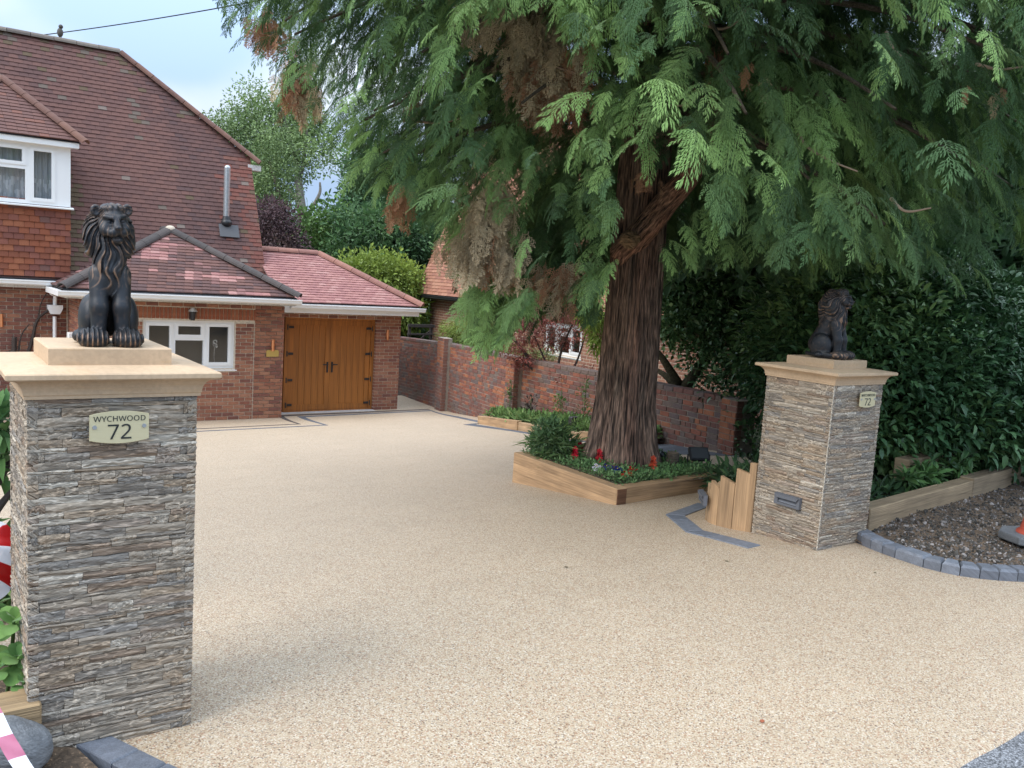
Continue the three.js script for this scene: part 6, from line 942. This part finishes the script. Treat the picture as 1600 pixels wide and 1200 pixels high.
// ---------- planting in the planter and the bed ----------
{
  const inPl = (p) => p.x > 5.05 && p.x < 6.4 && p.z > -6.8 && p.z < -5.42 && Math.hypot(p.x - CX, p.z - CZ) > 0.4, rr = RNG(5), spots = [];
  const cover = (name, label, n, test, y, geo, cols, size, seed, area) => { const r = RNG(seed), list = []; let guard = 0; while (list.length < n && guard++ < n * 20) { const p = V(mix(area[0], area[1], r()), 0, mix(area[2], area[3], r())); if (test && !test(p, r)) continue; p.y = y(p) + 0.03 * r(); list.push(p); } const im = new THREE.InstancedMesh(geo, M.leaf, list.length), m = new THREE.Matrix4(), q = new THREE.Quaternion(), e = new THREE.Euler(), c = new THREE.Color(), pick = palette(cols); list.forEach((p, i) => { e.set((r() - 0.5) * 0.6, r() * 6.28, (r() - 0.5) * 0.6); q.setFromEuler(e); const s = mix(size[0], size[1], r()); m.compose(p, q, V(s, s, s)); im.setMatrixAt(i, m); c.setRGB(...pick(r, r())); im.setColorAt(i, c); }); im.name = numbered(name); im.userData = { kind: 'stuff', label, category: 'ground cover' }; shadows(im); scene.add(im); return im; };
  cover('ground_cover', 'low bright green ground cover filling the planter round the cedar', 620, (p, r) => inPl(p), (p) => -0.03 + 0.03 * fbm3(p.x * 5, 1, p.z * 5, 2, 3), tiny, [[0.1, 0.2, 0.07], [0.14, 0.27, 0.09], [0.2, 0.33, 0.13]], [0.6, 1.25], 301, [5.05, 6.4, -6.8, -5.42]);
  cover('ground_cover', 'low mixed green planting in the bed along the brick wall', 380, (p) => { const a = poly([[-8.7, 8.45], [-9.9, 8.35], [-11.9, 8.66], [-13.8, 9.05]])(p.z), b = poly([[-7.2, 8.78], [-13.8, 9.68]])(p.z); return p.x > a + 0.12 && p.x < b - 0.05; }, (p) => G(p.x, p.z) + 0.14, cluster(22, 0.1, 0.06, 0.03, 13, { up: 1 }), [[0.09, 0.18, 0.05], [0.14, 0.25, 0.07], [0.2, 0.3, 0.1]], [0.6, 1.5], 302, [8.3, 9.8, -13.7, -8.8]);
  cover('ground_cover', 'weeds and low leaves at the foot of the laurel hedge behind the sleepers', 260, (p) => p.z < -3.9 - 0.11 * (p.x - 5.9) - (p.x > 7 ? 0.75 : 0), (p) => 0.06, cluster(16, 0.1, 0.09, 0.035, 14, { up: 1 }), [[0.035, 0.08, 0.03], [0.05, 0.11, 0.035], [0.075, 0.15, 0.05]], [0.6, 1.4], 303, [5.8, 10, -5.2, -3.86]);
  const plant = (name, label, base, n, geo, cols, size, seed, blobs) => { const t = thing(name, label, 'plant', base.toArray()); foliage(t, 'foliage', blobs, n, geo, M.leaf, { cols, size, seed }); return t; };
  plant('leafy_plant', 'tall leafy plant in the planter left of the cedar trunk', V(5.3, -0.05, -6.5), 26, strap, [[0.1, 0.2, 0.06], [0.15, 0.26, 0.085]], [0.5, 0.9], 311, [{ c: V(5.28, 0.03, -6.5), r: [0.14, 0.08, 0.16] }, { c: V(5.2, 0.1, -6.62), r: [0.1, 0.12, 0.1] }]);
  plant('leafy_plant', 'pale leaved bushy plant at the back left corner of the planter', V(5.2, -0.05, -6.7), 90, cluster(18, 0.09, 0.06, 0.026, 15, { up: 1 }), [[0.13, 0.24, 0.1], [0.22, 0.33, 0.18]], [0.7, 1.2], 312, [{ c: V(5.22, 0.12, -6.66), r: [0.16, 0.2, 0.14] }]);
  plant('weed_clump', 'clump of upright green weeds against the weathered sleepers', V(7.35, 0.1, -4.05), 34, cluster(12, 0.06, 0.13, 0.04, 41, { up: 1.4, droop: 0.4 }), [[0.09, 0.19, 0.05], [0.13, 0.25, 0.07]], [0.6, 1.1], 313, [{ c: V(7.3, 0.2, -4.0), r: [0.25, 0.07, 0.08] }, { c: V(7.95, 0.27, -3.98), r: [0.2, 0.05, 0.05] }]);
  plant('fern_clump', 'pale green grassy clump at the right edge below the hedge', V(8.9, 0.2, -4.7), 26, strap, [[0.09, 0.17, 0.06], [0.12, 0.2, 0.08]], [1, 1.7], 314, [{ c: V(9.1, 0.35, -4.8), r: [0.3, 0.2, 0.15] }]);
  // tall stems in the wall bed
  [[9.33, -13.2, 0.75, 'thin flowering stem left of the middle wall pier'], [8.95, -11.2, 0.62, 'slender stem with few leaves against the red bricks'], [8.8, -10.4, 0.8, 'tall narrow stem standing before the wall near the cedar'], [9.15, -12.3, 0.5, 'short dark stemmed plant below the middle wall pier']].forEach(([x, z, h, l], i) => { const y = G(x, z) + 0.1, t = thing('stem_plant', l, 'plant', [x, y, z]); part(t, 'stem', tubeAlong(curve([V(0, 0, 0), V(0.02, h * 0.5, 0.01), V(0.05, h, -0.02)], 8), 0.008, 5), std({ color: lin(0.08, 0.1, 0.04) })); foliage(t, 'foliage', [{ c: V(x + 0.02, y + h * 0.55, z), r: [0.08, h * 0.45, 0.08] }], 16, cluster(10, 0.05, 0.05, 0.018, 20 + i, { up: 1 }), M.leaf, { cols: i === 3 ? [[0.05, 0.04, 0.03], [0.07, 0.05, 0.04]] : GREEN, seed: 320 + i }); });
  // bedding flowers
  const petal = (n, R, w, cup, seed) => { const r = RNG(seed), pos = [], idx = []; for (let i = 0; i < n; i++) { const a = (i / n) * 6.283 + 0.2 * r(); leafInto(pos, idx, V(0, 0, 0), V(Math.cos(a), cup, Math.sin(a)).normalize(), V(0, 1, 0), R, w, 0.1, 0.2); } return geoFrom(pos, idx); };
  const pansy = petal(5, 0.032, 0.036, 0.3, 1), floret = petal(5, 0.022, 0.013, 0.8, 2), red = leafMat({ color: lin(0.5, 0.012, 0.03) }), stemM = std({ color: lin(0.06, 0.12, 0.03) }), eyeM = std({ color: lin(0.6, 0.45, 0.05) });
  const flower = (px, py, kind, col, label) => { const p = (() => { const d = V((px - 800) / 1350, (600 - py) / 1350, -1).applyQuaternion(camera.quaternion), t = (0.06 - EYE.y) / d.y; return EYE.clone().addScaledVector(d, t); })(), t = thing(kind === 'spike' ? 'red_salvia' : 'pansy', label, 'flower', [p.x, -0.04, p.z], 'bedding flowers round the cedar'), m = leafMat({ color: lin(...col) }), r = RNG(px); part(t, 'stem', tubeAlong([V(0, 0, 0), V(0.004, 0.06, 0), V(0, 0.09, 0.004)], 0.004, 5), stemM); if (kind === 'spike') part(t, 'petals', join(range(0, 1, 17).map((q, i) => ({ g: floret, m: new THREE.Matrix4().compose(V(0.02 * Math.cos(i * 2.4) * (1.1 - q), 0.07 + 0.1 * q, 0.02 * Math.sin(i * 2.4) * (1.1 - q)), new THREE.Quaternion().setFromEuler(new THREE.Euler(Math.sin(i * 2.4) * 0.9, i, -Math.cos(i * 2.4) * 0.9)), V(1.4, 1.4, 1.4)) }))), m); else { part(t, 'petals', joined(pansy.clone().rotateX(0.7).rotateY(r() * 0.6).translate(0, 0.095, 0.01), pansy.clone().rotateX(0.5).translate(0.05, 0.08, 0.02), pansy.clone().rotateX(0.8).translate(-0.04, 0.075, 0.03)), m); part(t, 'flower_eye', new THREE.SphereGeometry(0.006, 8, 6).translate(0, 0.1, 0.016), eyeM); } };
  flower(898, 712, 'spike', [0.55, 0.015, 0.035], 'tall red flower spike nearest the left corner of the planter'); flower(936, 716, 'spike', [0.6, 0.03, 0.04], 'red flower spike in front of the left side of the trunk'); flower(946, 727, 'pansy', [0.035, 0.02, 0.2], 'dark blue pansies beside the white ones before the trunk'); flower(963, 731, 'pansy', [0.02, 0.025, 0.16], 'deep navy pansies below the middle of the trunk'); flower(931, 727, 'pansy', [0.75, 0.68, 0.72], 'white and pink pansies left of the blue ones'); flower(985, 731, 'pansy', [0.55, 0.03, 0.03], 'red bedding flowers right below the trunk'); flower(976, 738, 'pansy', [0.45, 0.05, 0.02], 'small orange red flowers near the front edge of the planter'); flower(1020, 727, 'spike', [0.6, 0.09, 0.04], 'orange red flower spike right of the trunk'); flower(906, 704, 'spike', [0.5, 0.01, 0.03], 'second red flower spike close behind the corner one');
  // lamps and the log in the planter
  const P0 = (px, py, y) => { const d = V((px - 800) / 1350, (600 - py) / 1350, -1).applyQuaternion(camera.quaternion), t = (y - EYE.y) / d.y; return EYE.clone().addScaledVector(d, t); };
  { const p = P0(1090, 733, -0.02), t = thing('floodlight', 'black garden floodlight on a bracket at the right of the planter', 'garden light', [p.x, -0.04, p.z]); t.rotation.y = -0.5; part(t, 'lamp_body', chamferBox(0.2, 0.15, 0.035, 0.008).rotateX(-0.75).translate(0, 0.17, 0), M.black); part(t, 'lens', chamferBox(0.17, 0.12, 0.006).rotateX(-0.75).translate(0, 0.184, 0.016), std({ color: lin(0.06, 0.065, 0.07), roughness: 0.15 })); for (const s of [-1, 1]) part(t, 'bracket', tubeAlong(curve([V(s * 0.108, 0.17, 0), V(s * 0.105, 0.08, 0.0), V(s * 0.05, 0.0, 0)], 8), 0.008, 6), M.black); part(t, 'spike', new THREE.ConeGeometry(0.02, 0.08, 8).rotateX(Math.PI).translate(0, 0.0, 0), M.black); }
  { const p = P0(1050, 728, 0), t = thing('log', 'short upright log right of the cedar trunk', 'log', [p.x, -0.05, p.z]); part(t, 'bark', new THREE.CylinderGeometry(0.06, 0.066, 0.18, 14, 4).translate(0, 0.09, 0), M.bark); part(t, 'cut_end', new THREE.CylinderGeometry(0.056, 0.056, 0.006, 14).translate(0, 0.182, 0), std({ map: T.strata, color: lin(0.36, 0.26, 0.17) })); }
  for (const [px, py, l] of [[1035, 722, 'small black spotlight near the front edge of the planter'], [852, 708, 'small black spotlight at the back left corner of the planter']]) { const p = P0(px, py, -0.02), t = thing('spotlight', l, 'garden light', [p.x, -0.04, p.z]); part(t, 'lamp_body', new THREE.CylinderGeometry(0.032, 0.026, 0.085, 14).rotateX(-0.9).rotateY(0.7).translate(0, 0.085, 0), M.black); part(t, 'lens', new THREE.CylinderGeometry(0.027, 0.027, 0.004, 14).translate(0, 0.043, 0).rotateX(-0.9).rotateY(0.7).translate(0, 0.085, 0), std({ color: lin(0.75, 0.78, 0.8), roughness: 0.1 })); part(t, 'spike', new THREE.CylinderGeometry(0.006, 0.004, 0.09, 6).translate(0, 0.03, 0), M.black); }
  { const x = 8.55, z = -10.3, t = thing('spotlight', 'black box shaped light low in the bed along the wall', 'garden light', [x, G(x, z) + 0.13, z]); part(t, 'lamp_body', chamferBox(0.16, 0.13, 0.1, 0.01).translate(0, 0.14, 0), M.black); part(t, 'spike', new THREE.CylinderGeometry(0.01, 0.006, 0.14, 6).translate(0, 0.06, 0), M.black); }

  // the left foreground: fleshy rosettes, rhododendron twigs
  const fl = (() => { const pos = [], idx = [], n = 7; for (let i = 0; i <= n; i++) { const t = i / n, w = 0.36 * Math.pow(Math.sin(Math.PI * Math.min(0.985, 0.06 + 0.86 * Math.pow(t, 1.35))), 0.8); for (const [s, u] of [[-1, 0.16], [-0.5, 0.03], [0, 0], [0.5, 0.03], [1, 0.16]]) pos.push(t, u * w + 0.34 * t * t - 0.3 * t * t * t, s * w); } for (let i = 0; i < n; i++) for (let k = 0; k < 4; k++) { const a = i * 5 + k; idx.push(a, a + 1, a + 5, a + 1, a + 6, a + 5); } return geoFrom(pos, idx); })();
  const fm = [[0.13, 0.26, 0.06], [0.17, 0.31, 0.075], [0.1, 0.22, 0.055]].map((c) => phys({ color: lin(...c), roughness: 0.5, transmission: 0.2, thickness: 0, side: THREE.DoubleSide })); for (const m of fm) m.roughness = 0.9;
  const rosette = (px, py, d, s, n, label, seed) => { const o = at(px, py, d), t = thing('succulent', label, 'plant', [o.x, o.y, o.z], 'fleshy rosettes beside the left pillar'), r = RNG(seed); part(t, 'stem', tubeAlong([V(0, 0, 0), V(0.01, -0.1, -0.01), V(0.0, -0.3, -0.02)], 0.007, 6), stemM); for (let i = 0; i < n; i++) { const f = i / n, m = shadows(new THREE.Mesh(fl, fm[Math.floor(r() * 3)])); m.name = 'leaf'; m.rotation.order = 'YZX'; m.rotation.set(0, i * 2.4, 0.25 + 0.85 * (1 - f) * -0.5 + 0.9 * f); const k = s * (1 - 0.5 * f) * (0.85 + 0.3 * r()); m.scale.setScalar(k); m.position.y = -0.035 * (1 - f) + 0.03 * f; t.add(m); } t.rotation.set(0.45, seed, 0.1); };
  rosette(22, 972, 3.02, 0.085, 10, 'upper fleshy green rosette against the left pillar', 1); rosette(27, 1030, 2.98, 0.09, 11, 'lower and largest fleshy green rosette touching the left pillar', 2); rosette(-12, 1000, 3.05, 0.085, 9, 'fleshy rosette cut by the left picture edge', 3); rosette(-6, 1045, 2.95, 0.07, 9, 'small fleshy rosette low beside the barrier tape', 4); rosette(38, 1066, 2.95, 0.05, 8, 'tiny fleshy rosette above the timber block', 5);
  const rh = thing('rhododendron', 'dark branched shrub with long green leaves behind the left pillar', 'shrub', at(-20, 900, 4.4).toArray()), rb = std({ map: T.grain, color: lin(0.05, 0.04, 0.035), roughness: 1 });
  for (const s of [[[-60, 900, 4.3], [-20, 820, 4.3], [8, 780, 4.3], [26, 760, 4.3]], [[-60, 800, 4.3], [-10, 760, 4.3], [10, 730, 4.3], [28, 700, 4.25]], [[-40, 720, 4.3], [0, 690, 4.3], [15, 665, 4.3], [26, 640, 4.3]], [[-60, 950, 4.3], [-50, 850, 4.3], [-30, 760, 4.3]]]) wpart(rh, 'branch', tubeAlong(curve(s.map((p) => at(...p)), 14), (t) => mix(0.028, 0.012, t), 8, 2), rb);
  foliage(rh, 'foliage', [B(0, 665, 4.3, 0.09, 0.11), B(-30, 700, 4.3, 0.15, 0.18), B(5, 725, 4.4, 0.07, 0.05), B(-10, 860, 4.5, 0.14, 0.12), B(20, 925, 4.4, 0.1, 0.08), B(-40, 960, 4.2, 0.2, 0.2)], 70, cluster(9, 0.06, 0.15, 0.045, 31, { droop: 0.4 }), M.leaf, { cols: [[0.06, 0.14, 0.04], [0.09, 0.18, 0.05], [0.16, 0.22, 0.06]], seed: 331, size: [0.7, 1.1] });
  cover('ground_cover', 'dark leaves under the rosettes beside the left pillar', 120, null, (p) => 0.1, cluster(14, 0.07, 0.07, 0.03, 32, { up: 1 }), [[0.04, 0.09, 0.03], [0.07, 0.14, 0.045]], [0.7, 1.2], 332, [-0.5, 0.2, -4.3, -3.75]);
}
renderer.render(scene, camera);
